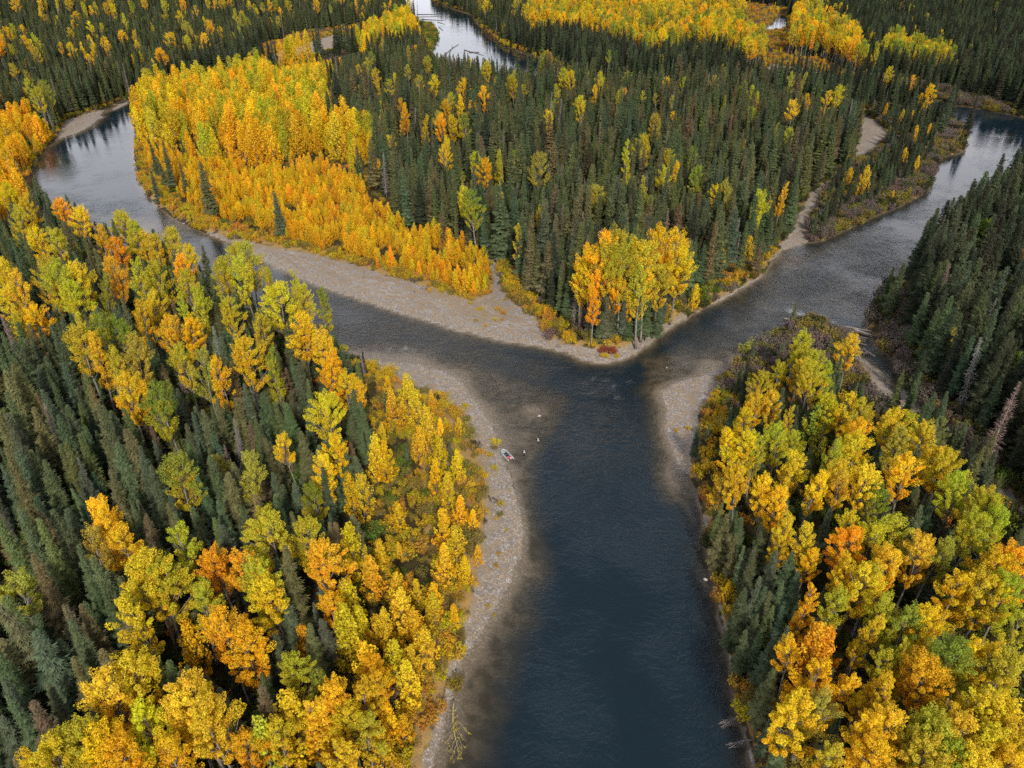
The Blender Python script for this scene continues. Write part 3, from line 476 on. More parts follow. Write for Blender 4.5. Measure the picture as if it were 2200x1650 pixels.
# ------------------------------------------------------------------ what grows where
# tree tops read off the photograph: crop, then x,y,colour+form(+height in m)
TOPS = {
1: "390*1300=Gb22 165*1290=Yb24 36*1185=Gb24 500*1345=Gb24 770*1370=Lb24 850*1440=Lb26 620*1460=Ys24 740*1560=Ob22 1090*1490=Lb26 1000*1535=Lb24 1210*1590=Gb24 1510*1562=Lb28 1590*1568=Lb28 340*1490=Lb26 240*1480=Gb26 90*1350=Ls26 900*1510=Yb22 100*740=Yc18 20*815=Gb18 180*655=Yc15 250*655=Gc15 330*690=Yc13 160*800=Gb14 60*920=Gb18 130*965=Yb18 40*1045=Gb20 90*1100=Gc18 20*960=Yb18 940*25=Lb26 1060*20=Lb30 1180*10=Gb30 850*45=Vb26 730*60=Yb28 590*75=Gt26 570*165=Yt24 440*25=Yb30 290*25=Yc30 90*15=Yb34 60*210=Yb24 380*290=Gt26 175*400=Gt20 230*320=Lb26 80*420=Lt26 1430*225=Gc24 1180*310=Oc18 1265*330=Gc18 1310*370=Yc14 1130*370=Gc16 905*335=Lc22 855*355=Gc20 975*312=Yc16 820*410=Yc15 670*415=Oc15 600*440=Yc15 730*430=Lc12 480*450=Gc12 1360*340=Yc14 1425*400=Yb12 1080*400=Yc12 1045*400=Yc12 310*510=Gc13 430*530=Yc11 380*530=Yc11 1690*40=Lt28 1780*0=Vb30 1850*5=Lb30 2030*0=Gb32 1330*0=Lb30 1430*5=Yb28 10*255=Gb24 690*55=Gb26 520*225=Kt20",
2: "950*400=Lb28 790*530=Gb28 600*500=Yb26 760*650=Gs26 690*675=Yb26 380*660=Gt20 420*700=Gs26 340*755=Vc22 530*770=Yc26 650*760=Gb28 720*775=Gb26 790*755=Vb28 330*900=Yt18 290*900=Yt18 660*960=Yt26 930*1040=Gb26 1010*985=Lc26 1110*1000=Vt22 1030*1070=Lc22 1280*1010=Kb30 1350*660=Vc20 1430*450=Lb26 1480*465=Yb26 1410*560=Ls24 1860*920=Lc32 560*370=Lb24 230*450=Lb24 240*525=Yc22 150*740=Gc18 140*940=Oc10 240*1050=Oc11 440*1240=Gc8 1160*1575=Oc9 1210*1580=Gc9 1950*600=Lt18 2040*620=Kt18 2140*640=Kt22 1690*1500=Gb38 1770*1510=Lb38 1610*1600=Gs32 2080*1465=Gb38 1990*1560=Lb36 2140*1500=Yb34 1880*1570=Ls34 1740*1600=Ls34 1560*1640=Gs30 1720*1560=Lb36 1820*1620=Lb34 1930*1600=Yb34 2180*1570=Gb34 130*560=Kt24 430*430=Kt26 780*1130=Vt14 60*1010=Yc14 2000*110=Vb28 900*30=Kb20 30*770=Gb22 100*820=Yb20",
3: "720*660=Yt30 1020*560=Lb26 940*600=Ys24 60*960=Vb24 100*1085=Vb24 650*1190=Gc24 550*1280=Oc18 70*1440=Vt16 250*1580=Yc14 430*1550=Yc12 1340*440=Lb22 1490*500=Yb20 1600*560=Gb24 1190*1095=Yc16 1470*1210=Lb7 1970*1430=Vb22 2050*1590=Kb22 2185*1445=Oc16 1410*30=Kt24 1465*40=Vt24 1300*15=Gc16 1200*180=Vc20 2190*1600=Kb20",
4: "60*20=Yb30 250*25=Lb30 380*60=Lb31 480*70=Yb28 700*40=Yb28 880*60=Ls30 1000*60=Lb30 1160*10=Ob26 1210*120=Lt30 1440*30=Lb30 1560*15=Lb31 1720*95=Lc28 1790*200=Yb29 1900*90=Lc24 1930*215=Lb27 2060*225=Vc26 1940*400=Gb30 2080*510=Yb30 1180*275=Lc26 950*235=Ys26 900*310=Ys28 1090*400=Yb28 1200*425=Gb26 240*325=Gb24 100*130=Ys28 50*215=Yb26 620*385=Vb30 730*420=Vb26 500*485=Lb30 580*525=Yc30 850*515=Kb31 760*630=Ls28 1580*565=Yb31 1740*625=Vc28 1650*405=Lb28 1420*695=Gs28 1300*630=Ks29 1180*600=Lb28 790*790=Yb28 1020*835=Vb31 1590*1290=Ks26 1850*1175=Yt24 1130*1325=Vb28 640*1590=Gs26 2110*900=Yb28 2050*1310=Gs24 2020*1525=Vb20 2160*1160=Gb24 2120*640=Gb28 420*200=Lb28 620*150=Kc26 1280*200=Ls28 1470*300=Lb26",
5: "420*790=Yc19 330*890=Yc17 480*905=Yc16 560*1010=Yc15 200*1190=Yc18 260*1220=Gc16 490*1130=Gc14 620*1195=Gc15 745*1290=Gc12 600*1340=Gc14 690*1425=Yc14 50*1440=Gc16 120*1450=Yc16 20*780=Yb24 100*835=Yb20 1560*60=Ys26 1640*180=Gc24 1760*150=Gs24 1870*190=Gc22 1680*20=Ys30 1830*30=Lb30 1950*60=Ls30 2060*50=Lb30",
6: "800*605=Lb22 890*645=Lb24 620*700=Lb20 520*775=Lb20 760*690=Yb22 850*720=Lb26 960*740=Lc24 500*905=Yb23 590*915=Yb23 690*1000=Lc24 650*1135=Lb26 720*1125=Ls24 1050*905=Yb26 960*925=Yb24 1120*945=Lb26 1180*1085=Gb26 1390*1045=Yb26 1460*1045=Lb26 1540*1090=Yb26 1680*1070=Tb20 340*1150=Gs25 420*1165=Gb25 390*1365=Yb26 290*1385=Ys24 560*1445=Gb24 640*1525=Gb24 870*1400=Gs25 1060*1375=Yb27 1190*1370=Yb27 1260*1505=Vb22 1480*1320=Gb27 1680*1265=Yb26 1740*1305=Yb26 1830*1430=Lb27 1930*1525=Lb26 1990*1570=Lb26 960*1210=Ls26 1420*1130=Ks26 740*1290=Ys25 490*1190=Ls24 1140*1180=Yb26 430*780=Lc6 2130*170=Kc20 90*190=Gc12 410*1010=Yb22 880*1000=Vc20",
7: "700*0=Gs28 560*160=Ks26 750*100=Gs26 1140*160=Ls28 920*320=Yb30 1010*375=Lb28 1400*250=Ob25 1560*260=Ot26 1700*370=Ys27 1640*410=Lb28 870*555=Ys29 1190*770=Gc18 1440*665=Gb29 1560*730=Gb27 1760*435=Yb27 1750*40=Lb28 1660*25=Ls26 1990*80=Lb26 2080*250=Yb26 780*965=Yb28 700*1105=Yb28 1160*1105=Yb29 1260*1140=Yb28 960*1310=Ys28 1350*1260=Yb28 1110*1485=Gs26 560*1395=Lt27 470*1460=Lb26 300*1530=Yb27 750*1425=Gb28 680*1475=Gb26 1960*790=Oc14 2120*570=Gb18 1900*1000=Lb20 1680*1365=Lc20 1580*1525=Gb20 1790*1430=Yb20 2050*1090=Vc18 2170*1100=Gb22 1980*1200=Yc22 2100*1260=Gc20 1240*480=Ls26 1880*1190=Yc20 60*480=Kt26 210*1600=Yb24",
8: "60*130=Yc20 250*225=Yc11 180*310=Yc16 590*560=Yc12 660*250=Yc14 590*500=Gc12 740*130=Yc15 800*330=Gc10 40*480=Yc18 100*640=Yc16 270*665=Yc14 220*710=Yc13 380*545=Yc15 470*680=Yc13 520*790=Yc13 340*870=Yc13 160*895=Gc18 450*905=Yc14 430*1010=Yc15 200*1000=Gb18 10*640=Yc22 100*1150=Yb22 240*1100=Gb20 60*1300=Yb22 350*440=Yc14 650*20=Gc16 850*30=Gc8 880*230=Gc7 480*480=Yc9 730*620=Gc9 290*1250=Gc14 150*1350=Lb20 400*1350=Gc10 20*1500=Yb22 240*1450=Yc16 760*-60=Gc12",
9: "640*35=Ys25 840*125=Ys24 830*235=Gs20 1100*25=Ys26 1120*145=Ob25 1240*115=Yb26 1400*75=Lb26 1560*185=Yb27 1350*285=Yb26 1150*355=Yb26 1080*335=Gs24 1900*65=Lb27 2040*25=Lb26 2050*275=Gb27 2150*285=Gb27 1770*425=Gs26 1890*435=Yb27 1990*445=Yb26 2150*430=Lb27 820*475=Oc26 970*525=Ls26 1200*645=Yc25 1310*540=Ls26 1420*660=Vb26 1600*685=Gb25 880*770=Oc22 930*800=Oc20 740*850=Gt24 1120*905=Yt16 1480*890=Lc24 850*1015=Gs26 1000*1035=Gc24 1260*1015=Gc25 1610*995=Gb26 1810*895=Vb28 1990*905=Yt25 1890*865=Gc24 2150*925=Lb26 860*1155=Ks26 760*1215=Yb27 1150*1215=Gt18 1370*1180=Yc25 1960*1190=Yb27 2090*1195=Yb27 1330*1310=Yb26 1450*1420=Ls25 1560*1350=Lb26 980*1490=Ls25 1680*1370=Lb27 1800*1380=Yb27 1200*1400=Gs25 1230*1500=Gb25 1560*1510=Lb26 2000*1440=Yb26 1900*1560=Yb26 2150*1400=Yb26 1750*1560=Lb26 2100*1580=Gb26 300*460=Gc7 1330*900=Ls22 640*160=Ys20 1680*160=Ks26 2180*700=Ls26 1240*380=Ls25",
}
SPRUCE_TOPS = {
4: "20*520=n26 120*560=n26 90*720=o27 10*780=o28 0*1020=o27 640*990=o26 830*1140=o24 1320*1010=b20 1290*1230=b10 1400*1180=b16 1010*1210=b16 300*870=b22 230*740=b20 110*1170=b24 50*1310=o26 280*1350=o24 620*1430=b14 470*1500=b13 1790*5=n20 440*360=n18 340*460=n26 530*340=n18 1860*960=n22 2080*1400=n20 1980*1060=b14 720*1080=n24 170*560=n24 60*900=n26 0*620=n27 740*1010=n18",
7: "20*30=o26 210*310=r26 250*60=o27 160*430=b20 500*260=n22 640*300=n24 0*545=o26 70*600=o29 240*810=b25 430*630=o22 550*630=r22 580*600=n18 310*1145=n19 470*985=r20 0*950=n24 40*1100=b22 20*830=o24 1820*240=o26 1830*500=b20 2060*370=b16 390*10=n25 950*290=n16 1230*190=n20 100*0=n27 1000*1575=b12 1030*50=n14 700*350=n20 1480*900=d16 330*400=n18 620*520=n18 150*20=n24",
5: "40*880=n18 130*955=n17 15*1200=n20 280*890=n10 1665*380=n12 1720*290=n17 1800*270=n17 1955*250=n15 2030*290=n13 2090*180=n18 1690*380=n12 1745*350=n13 1790*360=n12 1862*330=n14 1925*250=n18 1990*215=n19 2060*255=n17 1600*330=n13 1830*250=b19 1700*200=n20 130*640=d8 420*1230=b7 700*1230=b6",
9: "290*20=o16 350*150=o15 400*240=n14 460*280=y15 520*120=y14 380*60=n14 500*430=b16 520*510=b14 410*500=n19 560*540=o13 640*470=n16 560*635=o13 620*610=n12 480*680=o12 650*660=b13 490*775=b12 570*830=b14 610*850=n14 430*760=y17 700*290=n17 730*400=b14 580*1020=o15 560*1350=b14 640*1470=n15 250*130=n13 950*20=n18 1560*0=n20 1700*290=b16 1690*640=b13 600*290=b16 340*1180=n12",
6: "100*1130=g10 320*1000=b14 350*1530=b12 250*1600=o12 1100*830=d12 980*780=d12 1580*600=d18 1420*60=n22 1580*250=n22 1800*380=n22 1960*100=n26 2160*210=o26 2000*400=n24 1360*80=n16 900*950=n14",
}
SNAGS = [(4,290,985,'p',20),(4,1380,470,'g',22),(7,-10,600,'g',24),(2,1225,680,'p',22),(2,1670,820,'p',22),(6,2160,830,'p',26),(2,690,400,'g',24),(2,1990,1130,'g',22),(3,80,1500,'g',16),(4,20,390,'p',22),(2,1050,870,'g',20),(5,135,640,'g',9),(2,1380,1350,'g',14),(6,1950,560,'g',24),(1,1270,30,'g',22)]
OFF = {c: (((c - 1) % 3) * 733, ((c - 1) // 3) * 550) for c in range(1, 10)}

CANOPY = [   # polygons drawn round the crowns as seen in the photograph
 ('young', [(295,290),(345,300),(420,330),(560,342),(690,328),(770,372),(830,440),(900,470),(1000,500),(1052,540),(1060,600),(1010,605),(950,592),(880,566),(800,540),(700,508),(600,476),(500,452),(430,425),(380,388),(335,350),(305,315)]),
 ('grove', [(310,190),(345,168),(450,162),(560,128),(620,90),(660,80),(705,120),(705,235),(740,238),(800,265),(795,315),(700,300),(690,300),(560,322),(450,312),(360,262),(325,235)]),
 ('grove', [(765,72),(800,50),(860,24),(905,35),(912,75),(880,62),(800,85),(780,95)]),
 ('topgold', [(1125,28),(1150,-40),(1600,-40),(1600,20),(1590,55),(1640,58),(1685,105),(1660,120),(1560,78),(1480,75),(1400,88),(1330,64),(1250,48),(1200,42),(1150,48)]),
 ('topgold', [(1690,50),(1710,18),(1735,-15),(1770,-15),(1775,22),(1830,48),(1850,78),(1870,90),(1888,112),(1860,112),(1780,82),(1710,75)]),
 ('toplime', [(1898,80),(1930,58),(1960,74),(2000,76),(2042,88),(2064,110),(2000,108),(1910,96)]),
 ('edgegold', [(-80,230),(60,215),(110,245),(140,275),(95,330),(60,380),(45,430),(-80,430)]),
 ('mixed', [(-300,-60),(870,-60),(868,10),(800,20),(560,60),(400,110),(300,150),(120,200),(-80,215),(-300,215)]),
 ('centre', [(690,235),(705,110),(780,85),(900,90),(1000,110),(1300,120),(1650,150),(1860,190),(1870,235),(1845,300),(1780,370),(1740,410),(1690,480),(1650,560),(1500,620),(1300,700),(1180,680),(1080,560),(1000,490),(900,460),(830,420),(780,350),(790,270)]),
 ('peninsula', [(1870,190),(2000,215),(2010,250),(2050,280),(2030,330),(1960,380),(1880,430),(1780,480),(1735,500),(1760,420),(1850,340),(1900,300)]),
]
BASES = [    # polygons on the ground
 ('flats', [(760,782),(860,817),(893,833),(1000,910),(1033,1000),(1043,1083),(1026,1217),(1000,1367),(960,1440),(946,1517),(903,1650),(880,1800),(740,1800),(700,1640),(740,1500),(790,1350),(810,1200),(800,1050),(800,960),(780,860)]),
 ('brush', [(1600,770),(1660,730),(1720,695),(1770,690),(1810,730),(1840,775),(1862,850),(1900,892),(1860,885),(1790,810),(1740,800),(1680,810),(1620,840),(1560,850),(1575,795)]),
 ('brush', [(1750,512),(1766,515),(1880,460),(1990,412),(2005,360),(2068,300),(2060,268),(2030,262),(2018,300),(1995,340),(1972,385),(1930,408),(1870,438),(1800,475)]),
 ('jam', [(1775,690),(1900,690),(1900,800),(1845,800),(1790,770),(1778,740)]),
 ('brush', [(1858,715),(1860,650),(1890,605),(1960,610),(1950,680),(1960,760),(2010,860),(2080,930),(2150,1010),(2100,1020),(2050,970),(1985,900),(1950,850),(1935,790),(1900,740)]),
 ('brush', [(1880,172),(1960,176),(2060,202),(2120,218),(2190,240),(2100,236),(2010,217),(1930,203),(1860,193)]),
 ('meadow', [(1600,8),(1690,20),(1700,60),(1690,120),(1760,130),(1800,150),(1880,185),(1800,180),(1720,165),(1660,150),(1640,120),(1600,90),(1590,40)]),
 ('meadow', [(560,100),(640,75),(700,65),(770,55),(790,90),(720,84),(640,106),(560,130)]),
 ('edge', [(290,300),(300,395),(400,490),(560,535),(760,578),(890,618),(1010,655),(1010,635),(900,598),(760,556),(600,510),(500,485),(420,455),(365,412),(325,365),(308,310)]),
 ('gap', [(330,300),(362,332),(560,362),(690,362),(770,404),(800,408),(770,372),(700,340),(560,340),(372,308)]),
 ('edge', [(1075,560),(1090,640),(1160,700),(1215,745),(1260,752),(1300,758),(1345,752),(1400,716),(1480,672),(1560,625),(1640,575),(1620,560),(1520,620),(1470,650),(1400,690),(1360,715),(1290,735),(1240,715),(1190,680),(1130,630),(1090,560)]),
 ('edge', [(1540,842),(1590,820),(1560,880),(1540,960),(1540,1010),(1500,1020),(1485,975),(1500,890)]),
 ('peninsula', [(1735,505),(1760,425),(1850,345),(1905,310),(1890,270),(1870,235),(1990,235),(2025,262),(2015,300),(1990,345),(1968,390),(1920,415),(1850,445),(1790,480)]),
 ('trail', [(760,372),(830,430),(900,462),(1000,500),(1060,545),(1080,620),(1050,620),(1040,545),(990,512),(890,475),(820,445),(750,385)]),
 ('pocket', [(925,35),(945,55),(946,82),(930,118),(900,100),(905,70)]),
]
def classify(P):
    """kind of ground for every candidate point"""
    h0, _, _, _ = height_at(P[:, 0], P[:, 1]); jx, jy = wob(P, 24, 61) * 9 + wob(P, 7, 63) * 4, wob(P, 30, 62) * 4
    bx, by = photo(P[:, 0], P[:, 1], np.maximum(h0, 0)); lab = np.full(len(P), '', dtype=object)
    for n_, pl in BASES:
        m = inside(bx, by, pl) & (lab == ''); lab[m] = n_
    for n_, pl in CANOPY:
        hh = {'young': 9, 'grove': 19, 'topgold': 24, 'toplime': 24, 'edgegold': 16, 'mixed': 22, 'centre': 22, 'peninsula': 10}[n_]
        tx, ty = photo(P[:, 0], P[:, 1], hh); m = inside(tx + jx, ty + jy * (ty > 150), pl) & (lab == ''); lab[m] = n_
    rest = lab == ''; x, y = P[:, 0], P[:, 1]
    L_ = rest & (x < 5) & (y < 330); lab[L_] = 'near_left'
    R_ = rest & (x >= 5) & (bx < 1870 + (by - 700) * .93) & (y < 290) & (by > 700); lab[R_] = 'near_right'
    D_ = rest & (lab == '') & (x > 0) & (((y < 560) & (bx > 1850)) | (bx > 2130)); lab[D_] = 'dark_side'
    lab[(lab == '') & inside(bx, by, [(305,222),(295,290),(320,335),(560,372),(700,375),(790,400),(812,352),(800,300),(735,262),(715,150),(620,140),(500,188),(400,214)])] = 'grove'
    lab[(lab == '') & (by < 60) & (bx < 1200)] = 'mixed'
    lab[(lab == '') & (by > 60) & (by < 420) & (bx < 400)] = 'mixed'
    lab[(lab == '') & (by < 240)] = 'far'
    lab[(lab == '')] = 'centre'
    return lab
# species mix per ground kind: (keep, [(species, share, (hmin,hmax), colours)])
MIX = {
 'near_left': (.66, [('spruce', .93, (13, 23), 'nnoobbry'), ('cottonwood', .02, (16, 22), 'LKV'), ('snag', .05, (9, 18), 'pgg')]),
 'near_right': (.60, [('spruce', .96, (9, 17), 'nbbydo'), ('cottonwood', .04, (17, 21), 'YLGL')]),
 'dark_side': (.97, [('spruce', .945, (20, 31), 'ddddnnb'), ('cottonwood', .01, (16, 22), 'KV'), ('snag', .045, (16, 26), 'pg')]),  # mostly the darkened needle tint: shade on this bank put into colour
 'centre': (.93, [('spruce', .951, (12, 29), 'nnooonrdb'), ('cottonwood', .024, (21, 29), 'LKYVLG'), ('snag', .025, (14, 26), 'pgg')]),
 'mixed': (1.0, [('spruce', .93, (16, 26), 'nnnooodd'), ('cottonwood', .028, (24, 32), 'LYGYLK'), ('snag', .02, (14, 24), 'gg')]),
 'far': (1.0, [('spruce', .97, (15, 27), 'ddddnnb'), ('cottonwood', .01, (18, 24), 'LY'), ('snag', .02, (14, 22), 'g')]),  # dim light up here painted in with the darkened needle tint
 'topgold': (.60, [('cottonwood', .88, (21, 32), 'LLKVYYGG'), ('spruce', .12, (14, 20), 'ndb')]),
 'toplime': (.62, [('cottonwood', .85, (20, 26), 'LVLY'), ('spruce', .15, (14, 18), 'nd')]),
 'grove': (.72, [('poplar', .93, (16, 27), 'YGYGLGLL'), ('spruce', .07, (8, 13), 'nb')]),
 'young': (.82, [('poplar', .985, (3.5, 9.5), 'GGGOYGGY'), ('spruce', .015, (4, 7), 'n')]),
 'edgegold': (.85, [('poplar', .8, (12, 19), 'GGYGO'), ('spruce', .2, (8, 14), 'nb')]),
 'flats': (.15, [('poplar', .86, (3.5, 8.5), 'YYGGYO'), ('spruce', .14, (3, 6), 'bn')]),
 'peninsula': (.95, [('spruce', .96, (8, 15), 'nbdd'), ('poplar', .04, (8, 12), 'YG')]),
 'brush': (.12, [('spruce', .95, (4, 9), 'ndb'), ('poplar', .05, (4, 7), 'YL')]),
 'meadow': (.08, [('poplar', .9, (5, 9), 'GOY'), ('spruce', .1, (4, 8), 'n')]),
 'edge': (.10, [('poplar', .75, (3, 6), 'GYO'), ('spruce', .25, (3, 6), 'nb')]),
 'trail': (0, []), 'gap': (.08, [('poplar', .6, (5, 8), 'GY'), ('spruce', .4, (4, 7), 'n')]), 'jam': (0, []), 'pocket': (.05, [('poplar', 1, (4, 7), 'Y')]),
}
CLEAR = [[(1830,765),(1870,765),(1935,795),(1962,860),(2000,900),(2070,975),(2110,1015),(2170,1065),(2150,1075),(2090,1025),(2040,985),(1985,930),(1930,900),(1885,875),(1850,830)],[(690,640),(1000,722),(1250,782),(1000,790),(900,775),(800,768),(740,755),(700,700)],   # openings seen between the trees
 [(1700,500),(1722,455),(1743,417),(1786,383),(1826,360),(1840,320),(1845,285),(1856,247),(1880,262),(1913,290),(1890,322),(1866,335),(1835,360),(1800,380),(1776,417),(1750,467),(1738,500)],
 [(875,5),(930,0),(1010,33),(1083,97),(1180,140),(1150,160),(1050,120),(1000,112),(930,115)], [(1640,150),(1700,165),(1860,190),(1930,200),(1920,215),(1780,205),(1650,180)], [(550,108),(640,78),(700,62),(775,66),(800,104),(700,132),(600,148)], [(1640,68),(1660,40),(1695,40),(1690,62),(1665,90),(1660,150),(1645,150)], [(440,172),(500,165),(498,190),(440,200)], [(1650,560),(1700,490),(1745,505),(1735,535)]]
trees = []   # dict(sp,x,y,h,col,form,v,hand)
def pick_variant(sp, form, r):
    if sp == 'cottonwood': return int(r.choice(FORM_IX[form]))
    return int(r.integers(len(K[sp].v)))
r = np.random.default_rng(42)
FM = {'b': 'broad', 's': 'spread', 'c': 'column', 't': 'tuft'}
def add_hand(c, s, sp_fn):
    for w in s.split():
        a, b = w.split('='); cx, cy = a.split('*'); sp_fn(OFF[c][0] + float(cx) / 3, OFF[c][1] + float(cy) / 3, b)
def hand_cw(px, py, b):
    h = float(b[2:]) * (.84 if ((px > 1466 and py > 560) or (733 < px < 1466 and py > 780)) else (.91 if (px < 733 and py > 620) else 1)); f = FM[b[1]]; x, y = ground(px, py, h * .98); sp = 'poplar' if (h < 20 and f == 'column') else 'cottonwood'
    trees.append(dict(sp=sp, x=float(x), y=float(y), h=h, col=b[0], form=f, v=pick_variant(sp, f, r), hand=True))
def hand_sp(px, py, b):
    h = float(b[1:]); x, y = ground(px, py, h); trees.append(dict(sp='spruce', x=float(x), y=float(y), h=h, col={'g': 'b'}.get(b[0], b[0]), form='', v=pick_variant('spruce', '', r), hand=True))
for c, s in TOPS.items(): add_hand(c, s, hand_cw)
for c, s in SPRUCE_TOPS.items(): add_hand(c, s, hand_sp)
for (c, cx, cy, col, h) in SNAGS:
    x, y = ground(OFF[c][0] + cx / 3, OFF[c][1] + cy / 3, h); trees.append(dict(sp='snag', x=float(x), y=float(y), h=h, col=col, form='', v=pick_variant('snag', '', r), hand=True))
# image positions of the hand-read broadleaf crowns, so that no filler tree in front hides them
HC_ = {}
for t in trees:
    if t['sp'] in ('cottonwood', 'poplar'):
        cx_, cy_ = photo(t['x'], t['y'], t['h'] * (.74 if t['sp'] == 'cottonwood' else .6)); d_ = math.hypot(t['x'], math.hypot(t['y'], HC - 20)); rw, rh = 4.6 * t['h'] / 30 * FPX / d_, t['h'] * .26 * FPX / d_
        for gi_ in range(int((cx_ - 70) // 100), int((cx_ + 70) // 100) + 1):
            for gj_ in range(int((cy_ - 70) // 100), int((cy_ + 70) // 100) + 1): HC_.setdefault((gi_, gj_), []).append((float(cx_), float(cy_), rw, rh, t['y']))
HP = np.array([(t['x'], t['y']) for t in trees])

def jitter_field(x0, x1, y0, y1, step, r):
    xs_ = np.arange(x0, x1, step); ys_ = np.arange(y0, y1, step * .87); A, B = np.meshgrid(xs_, ys_); A = A + (np.arange(len(ys_)) % 2)[:, None] * step / 2
    A = A + r.uniform(-.36, .36, A.shape) * step; B = B + r.uniform(-.36, .36, B.shape) * step
    return np.stack([A.ravel(), B.ravel()], 1)
def in_view(P, hmax=30, pad=430):
    ax, ay = photo(P[:, 0], P[:, 1], 0); bx, by = photo(P[:, 0], P[:, 1], hmax)
    return (np.minimum(ax, bx) < 2200 + pad) & (np.maximum(ax, bx) > -pad) & (np.maximum(ay, by) > -25) & (np.minimum(ay, by) < 1650 + pad * 2) & (P[:, 1] > 12)
bands = [(10, 330, 4.3), (330, 620, 5.7), (620, 950, 5.6), (950, 1650, 7.2)]
cand = []
for (a, b, st) in bands:
    w = 150 + b * .85; P_ = jitter_field(-w, w, a, b, st, r); cand.append((P_[in_view(P_)], st))
# young stands grow closer together
P_ = jitter_field(-330, 60, 180, 560, 2.35, r); P_ = P_[in_view(P_, 12)]
cl_ = classify(P_); dense = P_[(cl_ == 'young')]
allP = np.concatenate([c for c, _ in cand]); allst = np.concatenate([np.full(len(c), s) for c, s in cand])
lab = classify(allP); k_ = (lab != 'young'); allP, lab, allst = allP[k_], lab[k_], allst[k_]
allP = np.concatenate([allP, dense]); lab = np.concatenate([lab, np.full(len(dense), 'young', object)]); allst = np.concatenate([allst, np.full(len(dense), 2.7)])
zz, ss, gg, _ = height_at(allP[:, 0], allP[:, 1]); ok = (ss > 1.6) & (gg > 1.2) & ~((lab == 'flats') & (gg < 3.5))
allP, lab, allst = allP[ok], lab[ok], allst[ok]
gridh = {}
for t in trees: gridh.setdefault((int(t['x'] // 6), int(t['y'] // 6)), []).append(t)
clus = wob(allP, 38, 77)
for (x, y), lb, st, cu in zip(allP, lab, allst, clus):
    keep, mix = MIX[lb]
    if r.random() > keep or not mix: continue
    if lb in ('flats', 'near_right') and cu < -.9: continue
    if lb == 'young' and math.sin(x * .31 + 2 * math.sin(y * .09)) + math.sin(y * .23 + 1.7 * math.sin(x * .11)) < -.85: continue
    u = r.random(); q = 0
    for sp, share, hr, cols in mix:
        q += share
        if u <= q: break
    bad = False; lim = 3.0 if sp == 'spruce' else 3.6
    if lb == 'young': lim = 1.5
    for i_ in (-1, 0, 1):
        for j_ in (-1, 0, 1):
            for t in gridh.get((int(x // 6) + i_, int(y // 6) + j_), ()):
                if (t['x'] - x) ** 2 + (t['y'] - y) ** 2 < lim ** 2: bad = True
    if bad: continue
    h = r.uniform(*hr)
    if r.random() < .12: h *= .7
    if sp == 'cottonwood' or lb in ('young', 'grove'): h *= 1 + .08 * cu
    elif lb in ('centre', 'mixed', 'far', 'dark_side'): h *= 1 + .13 * cu
    if lb not in ('young', 'flats', 'edge', 'brush'):
        tx, ty = photo(x, y, h)
        for (cx_, cy_, rw, rh, yy) in HC_.get((int(tx // 100), int(ty // 100)), ()):
            if y < yy and abs(tx - cx_) < rw + 6 and cy_ - rh * 1.4 < ty < cy_ + rh * .55:
                h *= .68; tx, ty = photo(x, y, h)
                if cy_ - rh * 1.4 < ty < cy_ + rh * .4: bad = True
                break
        if bad: continue
        for pl in CLEAR:
            if inside([tx], [ty], pl)[0]:
                for _q in range(4):
                    h *= .78; tx, ty = photo(x, y, h)
                    if not inside([tx], [ty], pl)[0]: break
                if h < 8.5: bad = True
                break
        if bad: continue
    if lb == 'centre' and cu < -1.75 and not r.random() < .25: continue
    form = FM[r.choice(list('bbsct'))] if lb not in ('topgold', 'toplime') else FM[r.choice(list('bbc'))]
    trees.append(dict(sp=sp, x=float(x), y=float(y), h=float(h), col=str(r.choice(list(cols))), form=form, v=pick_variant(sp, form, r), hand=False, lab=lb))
# ---- shrubs
shr = []
SHMIX = {'flats': (.90, 'ykgkomkoyk', (.55, 1.5)), 'brush': (.95, 'mmmmmkkdd', (1.2, 2.2)), 'meadow': (.75, 'ooykm', (.8, 1.5)), 'edge': (.85, 'yokkogm', (.7, 1.5)), 'near_left': (.36, 'ddggkdmo', (.7, 1.6)), 'near_right': (.35, 'ddggkdo', (.7, 1.6)), 'young': (.30, 'oooyk', (.6, 1.2)), 'peninsula': (.5, 'mmkd', (1.1, 1.9)), 'centre': (.12, 'ddgm', (.7, 1.5)), 'dark_side': (.25, 'mmddk', (.9, 1.9)), 'mixed': (.12, 'dkgo', (.8, 1.4)), 'edgegold': (.4, 'oyk', (.8, 1.5)), 'trail': (.35, 'ogyk', (.6, 1.1)), 'gap': (.5, 'dmko', (.5, 1.0)), 'jam': (0, 'm', (1, 1)), 'pocket': (.8, 'gkgl', (1, 2)), 'grove': (.1, 'ko', (.8, 1.2)), 'topgold': (.1, 'kd', (1, 2)), 'toplime': (.2, 'm', (1, 2)), 'far': (.1, 'md', (1, 2))}
